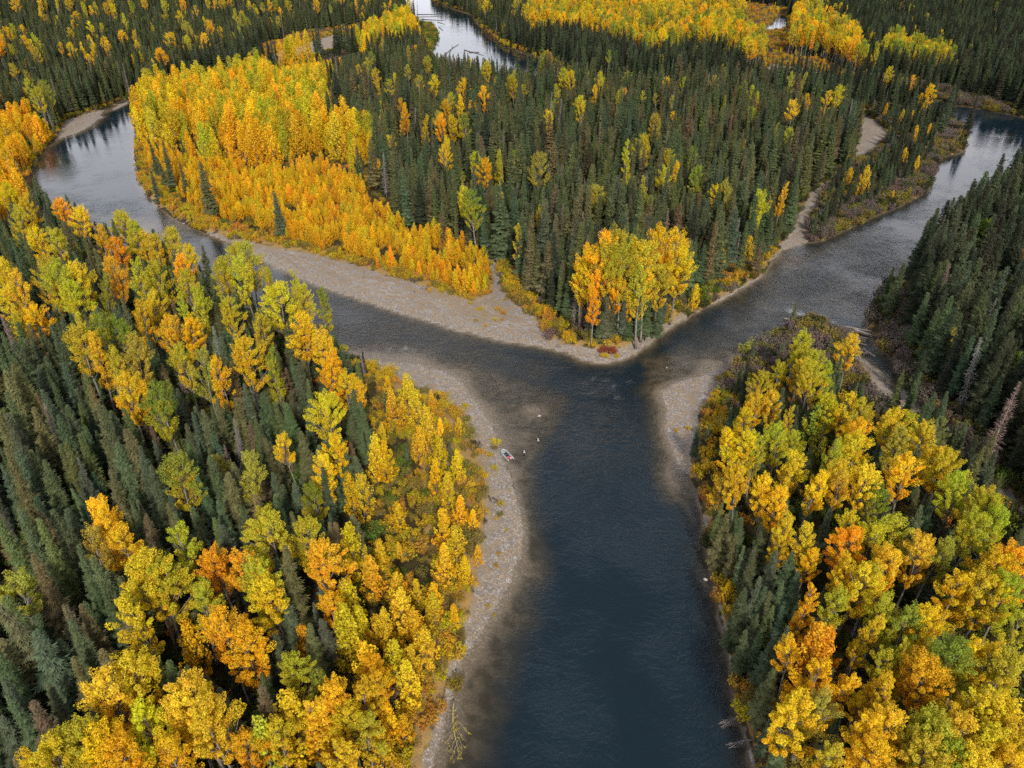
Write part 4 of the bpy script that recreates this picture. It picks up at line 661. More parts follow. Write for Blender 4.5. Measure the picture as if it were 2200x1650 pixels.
for (a, b, st) in [(10, 300, 2.5), (300, 620, 3.0), (620, 1100, 4.6), (1100, 1500, 6.5)]:
    w = 120 + b * .8; P_ = jitter_field(-w, w, a, b, st, r); P_ = P_[in_view(P_, 3, 60)]
    lb_ = classify(P_); _, s_, g_, _ = height_at(P_[:, 0], P_[:, 1]); cu_ = wob(P_, 13, 55)
    for (x, y), l_, s1, g1, cu in zip(P_, lb_, s_, g_, cu_):
        if s1 < .8 or g1 < .1: continue
        k0, cols, sc = SHMIX[l_]; near = min(s1, max(g1, 0) + .01)
        if near < 9 and l_ not in ('trail', 'jam'): k0 = max(k0, .72); cols = cols + ('yoyk' if x < 60 or y > 260 else 'mkgl') if l_ not in ('brush', 'dark_side', 'peninsula') else cols + 'km'
        if l_ == 'flats' and cu < -.35: k0 *= .45
        if r.random() > k0: continue
        ci = int((cu + 3) * 3.1 + r.random() * 1.6) % len(cols); s = r.uniform(*sc) * (st / 2.5) ** .5
        shr.append(dict(sp='shrub', x=float(x), y=float(y), h=1.7 * s, col=cols[ci], form='', v=int(r.integers(5)), hand=False, s=s))
# low yellow plants dotted over the gravel bars, one red bush at the point
for (px, py, c, s) in [(1300,757,'r',1.2),(1316,758,'r',1.0),(1300,768,'y',.9),(1325,765,'y',.6),(1012,655,'y',.6),(1030,668,'y',.7),(1045,700,'y',.5),(1070,670,'o',.7),(1082,678,'o',.8),(1065,690,'y',.6),(1022,690,'y',.5),(980,640,'y',.5),(1078,690,'o',.5),(1085,650,'o',.5),(955,855,'y',.9),(972,880,'o',.8),(1000,875,'y',.7),(990,905,'o',1.0),(1065,950,'y',.9),(1062,962,'k',.6),(1030,975,'o',.9),(1052,978,'y',.6),(1063,1005,'y',.6),(1040,1028,'y',.9),(1075,1082,'y',.6),(1075,1105,'k',.5),(1066,1115,'y',.4),(1088,1140,'y',.3),(1072,1190,'y',.35),(1065,1215,'o',.35),(1048,1300,'y',.3),(1060,1320,'y',.3),(1450,925,'y',.5),(1545,818,'y',.8),(1478,922,'y',.5),(978,1468,'k',1.0),(972,1475,'y',.7),(912,590,'y',.6),(925,630,'y',.7),(1495,690,'y',.4),(1140,900,'y',0)]:
    if s: x, y = ground(px, py, .3); shr.append(dict(sp='shrub', x=float(x), y=float(y), h=1.7 * s, col=c, form='', v=int(r.integers(5)), hand=True, s=s))

# drop hand-read trees whose foot would stand in the river; set feet on the ground
def ground_them(L):
    zz, ss, gg, _ = height_at([t['x'] for t in L], [t['y'] for t in L])
    for t, z_, s_ in zip(L, zz, ss): t['z'] = float(z_); t['s0'] = float(s_)
ground_them(trees); ground_them(shr)
n_wet = [t for t in trees if t['s0'] < .5]
for t in n_wet:      # slide the foot to the bank along the sight line of its top, shortening or stretching the tree
    px, py = photo(t['x'], t['y'], t['h'])
    for k in (1.1, .9, 1.2, .8, 1.3, .7, .6, .5):
        x, y = ground(px, py, t['h'] * k); z_, s_, g_, _ = height_at([x], [y])
        if s_[0] > .6: t.update(x=float(x), y=float(y), h=t['h'] * k, z=float(z_[0]), s0=float(s_[0])); break
trees = [t for t in trees if t['s0'] > .3]

# ---- which plants show largest in the photograph: a coarse painter's picture, nearest first
gw_, gh_ = 550, 413; zid = -np.ones((gh_, gw_), int); allp = trees + shr; order = np.argsort([t['y'] for t in allp]); cnt = np.zeros(len(allp)); cxs = np.zeros(len(allp)); cys = np.zeros(len(allp))
for oi in order:
    t = allp[oi]; kv = K[t['sp']].v[t['v']]; k = t['h'] / kv['h'] if t['sp'] != 'shrub' else t['s']; wd = kv['w'] * k * .8
    zb = t['z'] + (t['h'] * .35 if t['sp'] == 'cottonwood' else 0)
    (x0, y0), (x1, y1) = photo(t['x'], t['y'], zb), photo(t['x'], t['y'], t['z'] + t['h']); d = math.hypot(t['x'], math.hypot(t['y'], HC - t['z'] - t['h'] / 2)); w = wd * FPX / d / 2
    x0, y0, x1, y1, w = x0 / 4, y0 / 4, x1 / 4, y1 / 4, max(w / 4, .35)
    ya, yb = int(max(0, min(y0, y1))), int(min(gh_ - 1, max(y0, y1) + (w * .5 if t['sp'] == 'shrub' else 0)))
    n_ = 0
    for yy in range(ya, yb + 1):
        f = (yy - y1) / ((y0 - y1) or 1e-6); f = min(1, max(0, f)); ww = w * (min(1, .15 + f * 1.3) if t['sp'] in ('spruce', 'snag') else (1 - (2 * f - 1) ** 4 * .5)); xc = x1 + (x0 - x1) * f
        a, b = int(max(0, xc - ww)), int(min(gw_ - 1, xc + ww))
        if b < a: continue
        seg = zid[yy, a:b + 1]; m = seg < 0; q = int(m.sum())
        if q: seg[m] = oi; n_ += q
    cnt[oi] = n_; t['vis'] = n_; t['pix'] = ((x0 + x1) * 2, (y0 + y1) * 2); t['px1024'] = n_ * 16 * (1024 / 2200) ** 2
INDIV = {}
for sp, lim in (('cottonwood', 292), ('poplar', 285), ('spruce', 290), ('snag', 60), ('shrub', 280)):
    L = sorted([t for t in allp if t['sp'] == sp and t['vis'] >= (2 if sp != 'shrub' else 1)], key=lambda t: -t['vis'])[:lim]
    INDIV[sp] = L
    for t in L: t['ind'] = True
STUFF = {sp: [t for t in allp if t['sp'] == sp and not t.get('ind')] for sp in INDIV}

# ---- names and labels
CN = {'L': 'lime yellow', 'V': 'green leaved', 'Y': 'bright yellow', 'G': 'golden', 'O': 'orange', 'K': 'dull olive yellow', 'T': 'pale blue green'}
SN = {'n': 'dark green', 'o': 'olive green', 'b': 'blue green', 'd': 'near black', 'r': 'brownish', 'y': 'mossy green'}
DN = {'p': 'dead pinkish brown', 'g': 'dead grey'}
HN = {'m': 'mauve brown', 'y': 'yellow', 'o': 'orange', 'g': 'green', 'k': 'dull olive', 'r': 'scarlet', 'd': 'dark green', 'l': 'lime'}
MARKS = [('the beached raft', 1089, 979), ('the log jam', 1790, 735), ('the confluence gravel point', 1295, 770), ('the heart shaped clump', 1345, 560), ('the dry side channel', 1810, 370), ('the submerged sand bar', 1145, 885), ('the left river bend', 190, 330), ('the long gravel bar', 850, 640), ('the right gravel bar', 1480, 880), ('the dead pinkish spruce', 115, 930), ('the fallen tree', 975, 1560), ('the upper river pool', 1000, 70), ('the right river bend', 2110, 270), ('the white water patch', 1672, 55), ('the lower left corner', 0, 1650), ('the lower right corner', 2200, 1650), ('the upper left corner', 0, 0), ('the upper right corner', 2200, 0), ('the side channel mouth', 1700, 540), ('the red bush', 1310, 750), ('the wading anglers', 1140, 955), ('the orange stand tip', 1055, 590), ('the dry brown channel', 1950, 870), ('the trickle channel', 2080, 1000), ('the leaning dead spruce', 1560, 1550), ('the left bend gravel', 180, 265)]
def place_word(x, y):
    b = min(MARKS, key=lambda m: (m[1] - x) ** 2 + ((m[2] - y) * 1.2) ** 2); dx_, dy_ = x - b[1], y - b[2]; d = math.hypot(dx_, dy_)
    if abs(dx_) > 2.2 * abs(dy_): w = 'right of' if dx_ > 0 else 'left of'
    elif abs(dy_) > 2.2 * abs(dx_): w = 'below' if dy_ > 0 else 'above'
    else: w = ('lower' if dy_ > 0 else 'upper') + ' ' + ('right' if dx_ > 0 else 'left') + ' of'
    if d < 75: w = 'close ' + w
    elif d > 330: w = 'far ' + w
    return w + ' ' + b[0]
ORD = ['leftmost', 'second', 'third', 'fourth', 'fifth', 'sixth', 'seventh', 'eighth', 'ninth', 'tenth', 'eleventh', 'twelfth']
def label_of(t):
    sp = t['sp']; h = t['h']
    if sp in ('cottonwood',): sz = 'tall' if h > 26.5 else ('mid sized' if h > 21 else 'small'); fm = {'broad': 'broad crowned', 'spread': 'ragged crowned', 'column': 'narrow', 'tuft': 'bare stemmed'}[t['form'] or 'broad']; return f"{sz} {fm} {CN[t['col']]} cottonwood"
    if sp == 'poplar': return f"{'tall' if h > 16 else ('mid sized' if h > 9 else 'small')} {CN[t['col']]} poplar"
    if sp == 'spruce': return f"{'tall' if h > 23 else ('mid sized' if h > 15 else 'small')} {SN[t['col']]} spruce"
    if sp == 'snag': return f"{DN[t['col']]} spruce"
    return f"{'large' if t['s'] > 1.5 else ('low' if t['s'] < .9 else 'rounded')} {HN[t['col']]} shrub"
groups = {}
for sp, L in INDIV.items():
    for t in L: groups.setdefault((label_of(t), place_word(*t['pix'])), []).append(t)
SIZEW = {'cottonwood': 'h', 'poplar': 'h', 'spruce': 'h', 'snag': 'h', 'shrub': 's'}
ORD = ['leftmost', 'second from left', 'third from left', 'fourth from left', 'fifth from left', 'sixth from left', 'seventh from left', 'eighth from left', 'ninth from left', 'tenth from left']
def write(L, a, b, pre=''):
    L.sort(key=lambda t: t['pix'][0])
    for i_, t in enumerate(L):
        if len(L) == 1: t['label'] = (pre + ' ' if pre else '') + a + ', ' + b
        else: t['label'] = (f"{ORD[i_]}" if i_ < 10 else f"number {i_ + 1} from left") + ' of the ' + (pre + ' ' if pre else '') + a + 's ' + b
for (a, b), L in groups.items():
    if len(L) <= 4: write(L, a, b)
    else:      # split a crowded spot into nearer and farther rows first
        L.sort(key=lambda t: t['y']); n_ = len(L); q = [0, n_ // 3, 2 * n_ // 3, n_] if n_ > 8 else [0, n_ // 2, n_]
        for k_, (u, v_) in enumerate(zip(q[:-1], q[1:])): write(L[u:v_], a, b, ['front', 'back'][k_] if len(q) == 3 else ['front', 'middle', 'back'][k_])
for L in INDIV.values():
    for t in L:
        for x_ in ('mid sized ', ' leaved', ' crowned', ' stemmed', ' the', 'close '):
            if len(t['label'].split()) > 16: t['label'] = t['label'].replace(x_, '')

NAMES = {'cottonwood': ('cottonwood_tree', 'cottonwood', 'autumn cottonwoods'), 'poplar': ('poplar_tree', 'poplar', 'young poplars'), 'spruce': ('spruce_tree', 'spruce', 'spruces of the valley forest'), 'snag': ('dead_spruce', 'dead tree', 'dead spruces among the living'), 'shrub': ('shrub', 'shrub', 'shrubs along the banks')}
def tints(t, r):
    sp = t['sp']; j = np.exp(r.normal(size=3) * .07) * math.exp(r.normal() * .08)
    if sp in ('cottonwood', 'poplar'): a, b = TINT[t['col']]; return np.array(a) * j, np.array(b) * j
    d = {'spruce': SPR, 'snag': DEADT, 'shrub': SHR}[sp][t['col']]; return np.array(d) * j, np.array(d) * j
rc = np.random.default_rng(5)
root0 = {}
for sp, L in INDIV.items():
    nm, cat, grp = NAMES[sp]
    for t in L:
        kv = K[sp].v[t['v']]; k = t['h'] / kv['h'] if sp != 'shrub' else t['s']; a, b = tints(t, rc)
        wf = rc.uniform(.88, 1.12) if sp != 'shrub' else rc.uniform(.9, 1.2)
        if sp == 'cottonwood' and t['h'] < 24: wf *= 1.08
        e = bpy.data.objects.new(nm, None); COL.objects.link(e); e.location = (t['x'], t['y'], t['z'] - .08); e.rotation_euler = (rc.normal() * .02, rc.normal() * .02, rc.uniform(0, 6.28)); e.scale = (k * wf, k * wf, k)
        e.empty_display_size = .5
        e['label'] = t['label']; e['category'] = cat; e['group'] = grp
        c = bpy.data.objects.new('foliage' if sp == 'shrub' else 'crown', kv['crown']); COL.objects.link(c); c.parent = e; c['tint'] = [float(v) for v in a]; c['tintlow'] = [float(v) for v in b]
        s = bpy.data.objects.new('stem' if sp == 'shrub' else 'trunk', kv['trunk']); COL.objects.link(s); s.parent = e
# ---- the rest of each kind: one object apiece that scatters the same trees
def scatter_object(name, sp, L, label, cat):
    if not L: return
    col = bpy.data.collections.new(name + '_models')
    for j, kv in enumerate(K[sp].v):
        o = bpy.data.objects.new('%s_model_%02d' % (name, j), kv['joined']); col.objects.link(o)
    n = len(L); P_ = np.array([(t['x'], t['y'], t['z'] - .08) for t in L]); rr = np.random.default_rng(len(L))
    me = bpy.data.meshes.new(name); me.vertices.add(n); me.vertices.foreach_set('co', P_.astype(np.float32).ravel())
    def at(nm, ty, v):
        a = me.attributes.new(nm, ty, 'POINT'); a.data.foreach_set('vector' if ty == 'FLOAT_VECTOR' else 'value', np.asarray(v, np.int32 if ty == 'INT' else np.float32).ravel())
    sc = []; ta, tb = [], []
    for t in L:
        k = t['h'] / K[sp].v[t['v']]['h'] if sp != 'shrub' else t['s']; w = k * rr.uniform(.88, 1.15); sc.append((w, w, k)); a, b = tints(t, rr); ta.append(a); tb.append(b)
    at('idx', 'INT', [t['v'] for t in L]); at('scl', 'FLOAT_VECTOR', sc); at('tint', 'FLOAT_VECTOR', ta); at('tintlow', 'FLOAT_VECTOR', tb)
    at('rot', 'FLOAT_VECTOR', np.stack([rr.normal(size=n) * .02, rr.normal(size=n) * .02, rr.uniform(0, 6.28, n)], 1))
    o = link(name, me, label=label, cat=cat, kind='stuff')
    g = bpy.data.node_groups.new(name + '_scatter', 'GeometryNodeTree'); g.interface.new_socket('Geometry', in_out='INPUT', socket_type='NodeSocketGeometry'); g.interface.new_socket('Geometry', in_out='OUTPUT', socket_type='NodeSocketGeometry')
    gi = g.nodes.new('NodeGroupInput'); go = g.nodes.new('NodeGroupOutput'); ip = g.nodes.new('GeometryNodeInstanceOnPoints'); ci = g.nodes.new('GeometryNodeCollectionInfo')
    ci.inputs[0].default_value = col; ci.inputs['Separate Children'].default_value = True; ci.inputs['Reset Children'].default_value = True
    def na(nm, ty): q = g.nodes.new('GeometryNodeInputNamedAttribute'); q.data_type = ty; q.inputs[0].default_value = nm; return q.outputs[0]
    g.links.new(gi.outputs[0], ip.inputs['Points']); g.links.new(ci.outputs[0], ip.inputs['Instance']); ip.inputs['Pick Instance'].default_value = True
    g.links.new(na('idx', 'INT'), ip.inputs['Instance Index']); g.links.new(na('scl', 'FLOAT_VECTOR'), ip.inputs['Scale'])
    er = g.nodes.new('FunctionNodeEulerToRotation'); g.links.new(na('rot', 'FLOAT_VECTOR'), er.inputs[0]); g.links.new(er.outputs[0], ip.inputs['Rotation'])
    g.links.new(ip.outputs[0], go.inputs[0]); md = o.modifiers.new('scatter', 'NODES'); md.node_group = g
    return o
scatter_object('spruce_forest', 'spruce', STUFF['spruce'], 'dark spruce forest filling the valley floor behind and between the nearer trees', 'forest')
scatter_object('cottonwood_woods', 'cottonwood', STUFF['cottonwood'], 'yellow and lime cottonwoods far off along the upper river', 'woods')
scatter_object('poplar_thicket', 'poplar', STUFF['poplar'], 'mass of golden and orange young poplars behind the long gravel bar', 'thicket')
scatter_object('dead_tree_scatter', 'snag', STUFF['snag'], 'thin dead spruces scattered deep among the living forest', 'dead trees')
scatter_object('undergrowth', 'shrub', STUFF['shrub'], 'low autumn undergrowth of yellow, rust and olive shrubs under the trees', 'undergrowth')
print('SCENE trees', {k: (len(v), len(STUFF[k])) for k, v in INDIV.items()}, 'wet', len(n_wet))

# ------------------------------------------------------------------ logs, raft, anglers
ORD_TOP = ['topmost', 'second highest', 'third highest', 'fourth highest', 'fifth highest', 'sixth highest', 'seventh highest', 'eighth highest', 'ninth highest', 'tenth highest'] + [str(k) + 'th highest' for k in range(11, 40)]
def zground(x, y): return float(height_at([x], [y])[0][0])
def log_obj(p0, p1, rad, mat, label, name='driftwood_log', group=None, branches=0, cat='log', seed=0, root=False):
    rr = np.random.default_rng(seed); p0 = np.array(p0, float); p1 = np.array(p1, float); L = np.linalg.norm(p1 - p0); f = np.linspace(0, 1, 6)
    pts = p0 + (p1 - p0) * f[:, None] + np.stack([np.sin(f * 5 + seed), np.cos(f * 4 + seed), np.zeros(6)], 1) * L * .008
    paths = [(pts - p0, rad * (1.15 - .65 * f))]
    d = (p1 - p0) / L
    for b in range(branches):
        q = rr.uniform(.3, .97); s = pts[0] + (p1 - p0) * q - p0; v = unit(d * .7 + rr.normal(size=3) * .6); v[2] = abs(v[2]) * .5; l = L * .16 * (1.2 - q) + .4
        paths.append(([s, s + v * l * .6, s + v * l + d * l * .2], [rad * .25, rad * .15, rad * .05]))
    if root:
        for b in range(9):
            a = b * .7; s = np.zeros(3); side = unit(np.cross(d, (0, 0, 1))); v = unit(-d * .5 + side * math.cos(a) + np.array([0, 0, 1]) * math.sin(a)); paths.append(([s, s + v * rad * 3.2], [rad * .5, rad * .12]))
    V, Q_, T_ = tubes(paths, 7); o = link(name, mesh_arrays(name, V, Q_, mat, T_, smooth=True), label=label, cat=cat, group=group, loc=tuple(p0)); return o
# the log jam on the tip of the right island: logs read off the photograph (ends in photo pixels)
rj = np.random.default_rng(12)
JAM = [(1800,704,1872,710),(1795,698,1850,711),(1830,706,1885,724),(1784,697,1868,722),(1790,712,1868,728),(1805,700,1874,712),(1786,700,1850,716),(1788,718,1845,735),(1800,722,1862,742),(1782,708,1832,722),(1792,728,1835,768),(1798,733,1828,775),(1808,736,1850,768),(1815,735,1858,762),(1786,725,1826,742),(1795,740,1832,772),(1802,728,1820,746),(1822,742,1852,757),(1778,732,1815,757),(1785,740,1812,758),(1850,748,1880,766),(1838,726,1840,742),(1810,745,1838,780),(1798,722,1848,728),(1820,730,1846,750),(1776,704,1812,714),(1770,698,1802,706),(1800,752,1822,765),(1788,736,1800,748),(1818,718,1860,731),(1690,696,1728,692),(1700,691,1732,689),(1704,700,1726,702),(1698,706,1722,697),(1684,684,1696,686),(1680,714,1688,728),(1662,728,1684,722),(1664,733,1685,727),(1606,764,1616,748),(1598,768,1612,760),(1606,750,1622,742),(1760,690,1782,700)]
for _k in range(26):
    _x, _y = rj.uniform(1782, 1832), rj.uniform(702, 752); _a = rj.uniform(-.1, .9) + (.25 if _y > 730 else 0); _l = rj.uniform(14, 44); JAM.append((_x, _y, _x + _l * math.cos(_a), _y + _l * math.sin(_a) * .62))
JLAB = []; JNAME = []; _c = {}
for i_, (a, b, c, d_) in enumerate(JAM):      # name each log by tone, length, its part of the jam and its row there
    tone = 'pale' if i_ in (0, 1, 2, 5, 12, 15, 21, 23, 34, 35) else 'dark'; ln = 'long' if abs(c - a) > 44 else ('mid length' if abs(c - a) > 26 else 'short')
    part = 'upper right edge' if i_ in range(0, 30) and c > 1855 else ('lower fan' if max(b, d_) > 755 and a > 1770 else ('left heap' if a < 1640 else ('upstream heap' if a < 1740 else 'middle tangle')))
    _c.setdefault((tone, ln, part), []).append(i_); JNAME.append('')
for (tone, ln, part), L in _c.items():
    L.sort(key=lambda i: JAM[i][1] + JAM[i][3])
    for k_, i_ in enumerate(L): JNAME[i_] = (ORD_TOP[k_] + ' ' if len(L) > 1 else '') + f"{ln} {tone} log in the {part} of the log jam"
for i_, (a, b, c, d_) in enumerate(JAM):
    lay = .25 + .9 * rj.random() * (1 if i_ < 30 or i_ > 41 else .3); x0, y0 = ground(a, b, lay); x1, y1 = ground(c, d_, lay * .6); pale = i_ in (0, 1, 2, 5, 12, 15, 21, 23, 34, 35)
    w = ('pale' if pale else 'dark') + (' long' if math.hypot(x1 - x0, y1 - y0) > 11 else ' short')
    pw = ('reaching over the pool' if c > 1855 else ('pointing down the dry channel' if d_ > 755 else ('on the upstream edge' if i_ >= 30 else 'in the tangle')))
    JLAB.append((w, pw)); log_obj((x0, y0, lay), (x1, y1, lay * .6), (.42 if not pale else .32) * rj.uniform(.7, 1.2), M_DEAD if pale else M_DRIFT, JNAME[i_], group='logs in the log jam', branches=2 if i_ % 3 == 0 else 0, seed=i_)
# relabel the jam logs by what one can find: their order along the jam
LOGS = [(1017,928,1018,944,'short pale log lying on the left gravel bar above the long bleached pole',.16),(1024,940,1042,964,'long bleached pole on the left gravel bar, pointing to the raft',.15),(1050,1070,1057,1081,'dark stub of log on the left gravel bar below the raft',.22),(1062,1082,1073,1076,'pale forked branch on the left gravel bar beside the dark stub',.14),(1058,1072,1068,1076,'tangle of grey sticks between the dark stub and the pale branch',.18),(783,588,781,611,'thin pale branch lying upright on the long gravel bar',.16),(889,629,894,634,'tiny dark stick on the long gravel bar near the root heap',.14),(958,700,975,712,'low grey log on the long gravel bar near the water',.15),(1007,843,1000,838,'thin pole on the rim of the left gravel bar',.1),(918,838,924,842,'short grey log on the upper left gravel bar',.15),(1160,875,1168,885,'dark branch lying in the shallows on the submerged sand bar',.12),(890,840,922,838,'long grey log at the foot of the young poplars on the left bar',.14)]
for i_, (a, b, c, d_, lb, rd) in enumerate(LOGS):
    x0, y0 = ground(a, b); x1, y1 = ground(c, d_); log_obj((x0, y0, max(zground(x0, y0), -.1) + rd * .8), (x1, y1, max(zground(x1, y1), -.1) + rd * .7), rd, M_DRIFT if 'dark' in lb else M_DEAD, lb, branches=5 if 'branch' in lb or 'tangle' in lb else 0, seed=60 + i_, group=None)
FARLOGS = [(960,112,985,95,'dark log stranded mid river in the upper pool',.5),(966,118,972,98,'second crossed log of the upper pool snag',.4),(998,107,1040,119,'long dark log on the gravel shoal of the upper pool',.5),(1008,112,1030,112,'stout driftwood piece beside the long shoal log',.7),(934,91,944,99,'leaning log at the left bank of the upper pool',.4),(895,31,950,30,'bleached log across the far log raft',.5),(890,36,945,35,'second bleached log across the far log raft',.5),(905,41,955,44,'third log down of the far log raft',.5),(940,47,956,52,'short log at the right end of the far log raft',.5),(943,58,952,66,'grey log on the far bank point below the log raft',.5),(880,33,900,48,'slanting log at the left end of the far log raft',.5),(2150,345,2168,342,'pale log jutting from the dark right bank into the river',.25),(2140,372,2156,366,'second pale log jutting from the dark right bank',.25)]
for i_, (a, b, c, d_, lb, rd) in enumerate(FARLOGS):
    x0, y0 = ground(a, b, .3); x1, y1 = ground(c, d_, .3); log_obj((x0, y0, max(zground(x0, y0), 0) + .3), (x1, y1, max(zground(x1, y1), 0) + .25), rd * .7, M_DRIFT if i_ % 2 else M_DEAD, lb, branches=2, seed=90 + i_)
# root heaps on the long bar
for i_, (a, b, lb) in enumerate([(890, 611, 'dark upturned root heap on the long gravel bar, left one'), (917, 624, 'grey branch heap on the long gravel bar, right one'), (1200, 745, 'small grey branch heap near the trail mouth')]):
    x, y = ground(a, b); rr = np.random.default_rng(70 + i_); paths = []
    for k in range(34):
        an = rr.uniform(0, 6.28); s = np.array([rr.normal() * .9, rr.normal() * .6, .1]); paths.append(([s, s + np.array([math.cos(an) * .8, math.sin(an) * .8, rr.uniform(.1, .7)]), s + np.array([math.cos(an) * 1.7, math.sin(an) * 1.5, rr.uniform(0, .6)])], [.11, .07, .02]))
    V, Q_, T_ = tubes(paths, 5); k = 1 if i_ < 2 else .5; link('root_heap', mesh_arrays('root_heap', V * k, Q_, M_DRIFT if i_ == 0 else M_DEAD, T_, smooth=True), label=lb, cat='driftwood heap', loc=(float(x), float(y), zground(x, y)))
# fallen tree with pale trunk and yellow leaves in the shallows, bottom middle
def fallen_tree(base, tip, label, barkm, leaf=None, tintc=(.5, .42, .08), seed=1, nb=9, rad=.20):
    x0, y0 = ground(*base, .15); x1, y1 = ground(*tip, .15); p0 = np.array([x0, y0, .35]); p1 = np.array([x1, y1, .12]); L = np.linalg.norm(p1 - p0); d = (p1 - p0) / L; s = unit(np.cross(d, (0, 0, 1))); rr = np.random.default_rng(seed)
    e = bpy.data.objects.new('fallen_tree', None); COL.objects.link(e); e.location = p0; e['label'] = label; e['category'] = 'fallen tree'
    f = np.linspace(0, 1, 9); pts = d * L * f[:, None] + s * (np.sin(f * 4.5) * .35)[:, None]
    paths = [(pts, rad * (1 - .88 * f))]; C, R, D = [], [], []
    for k in range(nb):
        q = .28 + .62 * k / nb; sg = 1 if k % 2 else -1; l = L * (.40 - .26 * q) * rr.uniform(.8, 1.15); st = d * L * q; v = unit(d + s * sg * rr.uniform(.32, .6) + np.array([0, 0, rr.uniform(-.02, .12)])); e1 = st + v * l; m_ = st + v * l * .5 + s * sg * .12
        paths.append(([st, m_, e1], [rad * .36, rad * .2, rad * .06]))
        for j in range(3):
            w = rr.uniform(.45, 1); v2 = unit(v + s * rr.choice([-1, 1]) * .6); p = st + v * l * w; paths.append(([p, p + v2 * l * .3], [rad * .12, rad * .04]))
            C.append(p + v2 * l * .25); R.append((.28, .28, .18)); D.append(v2)
    for k in range(20):
        q = rr.uniform(.12, .6); p = d * L * q + s * rr.normal() * .25; p[2] += .15; C.append(p); R.append((.25, .25, .2)); D.append(d); paths.append(([d * L * q, p], [.03, .01]))
    V, Q_, T_ = tubes(paths, 6); link('trunk', mesh_arrays('fallen_trunk', V, Q_, barkm, T_, smooth=True), parent=e)
    if leaf:
        V, Q_, cl, va = leaves(rr, np.array(C), np.array(R), np.array(D), leaf, .17); o = link('foliage', mesh_arrays('fallen_leaves', V, Q_, M_SHRUB, attrs={'clump': cl, 'var': va, 'hf': va}), parent=e); o['tint'] = list(tintc); o['tintlow'] = list(tintc)
fallen_tree((975, 1507), (982, 1632), 'fallen tree with pale bare trunk and a few yellow leaves, lying in the shallows', M_GOLDWOOD, 11)
fallen_tree((1610, 1540), (1545, 1558), 'dead grey spruce leaning out from the right bank over dark water', M_DEAD, None, seed=5, nb=14, rad=.16)
fallen_tree((1618, 1592), (1562, 1604), 'second dead grey spruce over the water below the first', M_DEAD, None, seed=8, nb=12, rad=.14)
# pale boulder by the right bank, and stones breaking the surface
def stone(px, py, sz, label, cat='boulder', grp=None, seed=0, m=None):
    rr = np.random.default_rng(seed); u, v = np.meshgrid(np.linspace(0, 2 * math.pi, 11)[:-1], np.linspace(.0, math.pi, 7)); W = np.stack([np.sin(v) * np.cos(u), np.sin(v) * np.sin(u), np.cos(v)], -1)
    for _ in range(4): ax = unit(rr.normal(size=3)); W = W * (1 + .16 * np.sin((W @ ax) * 3 + rr.uniform(0, 6)))[..., None]
    W = W * sz * np.array([1, rr.uniform(.6, .9), .55]); V = W.reshape(-1, 3); Q_ = [(r_ * 10 + c, r_ * 10 + (c + 1) % 10, (r_ + 1) * 10 + (c + 1) % 10, (r_ + 1) * 10 + c) for r_ in range(6) for c in range(10)]
    x, y = ground(px, py); link('boulder', mesh_arrays('boulder', V, Q_, m, smooth=True), label=label, cat=cat, group=grp, loc=(float(x), float(y), max(zground(x, y), -.15) + sz * .12))
M_STONE = mat_plain('pale_stone', (.38, .36, .33), .9, .3, 3); M_STONED = mat_plain('grey_stone', (.22, .20, .19), .9, .3, 3)
stone(1516, 1245, .55, 'small white rock in the black water beside the right bank', seed=1, m=M_STONE)
stone(1158, 893, .5, 'pale rock patch on the submerged sand bar', seed=2, m=M_STONE)
stone(328, 437, .9, 'dark rock at the water line of the inner left bend', seed=3, m=M_STONED)
stone(395, 481, .8, 'dark rock on the shore of the long gravel bar', seed=4, m=M_STONED)
stone(1437, 925, .35, 'pale rock at the lip of the right gravel bar', seed=5, m=M_STONE)
stone(1432, 790, .35, 'small pale rock just under the point, in the riffle', seed=6, m=M_STONE)

# ---- raft
RUB = mat_plain('raft_rubber', (.33, .35, .33), .5, .1); BLK = mat_plain('dark_rubber', (.03, .035, .045), .6, .2); ALU = mat_plain('raft_frame_metal', (.55, .57, .60), .35, .05, metal=.8)
REDM = mat_plain('red_dry_bag', (.62, .06, .09), .5, .1); PINK = mat_plain('pink_cover', (.72, .28, .30), .6, .1); SKIN = mat_plain('skin', (.52, .32, .24), .6, .05); WAD = mat_plain('dark_waders', (.035, .038, .035), .7, .2); JKT = mat_plain('pale_grey_jacket', (.50, .50, .47), .8, .1); JK2 = mat_plain('light_shirt', (.48, .42, .40), .8, .1); HATM = mat_plain('hat_cloth', (.60, .58, .52), .8, .1); HAIRM = mat_plain('brown_hair', (.08, .05, .03), .8, .1)
def box_bm(V, Q_, c, s):
    n = len(V); c = np.array(c, float); s = np.array(s, float) / 2
    for q in [(-1, -1, -1), (1, -1, -1), (1, 1, -1), (-1, 1, -1), (-1, -1, 1), (1, -1, 1), (1, 1, 1), (-1, 1, 1)]: V.append(c + s * np.array(q))
    for f in [(0, 3, 2, 1), (4, 5, 6, 7), (0, 1, 5, 4), (1, 2, 6, 5), (2, 3, 7, 6), (3, 0, 4, 7)]: Q_.append(tuple(n + k for k in f))
def boxes(name, L, mat, parent, bev=.03):
    V, Q_ = [], []
    for c, s in L: box_bm(V, Q_, c, s)
    o = link(name, mesh_arrays(name, V, Q_, mat), parent=parent); b = o.modifiers.new('bevel', 'BEVEL'); b.width = bev; b.segments = 2; return o
bx_, by_ = ground(1079.5, 969.5); sx_, sy_ = ground(1098, 989)      # bow on the gravel, stern afloat
ang = math.atan2(by_ - sy_, bx_ - sx_); RL = 4.6
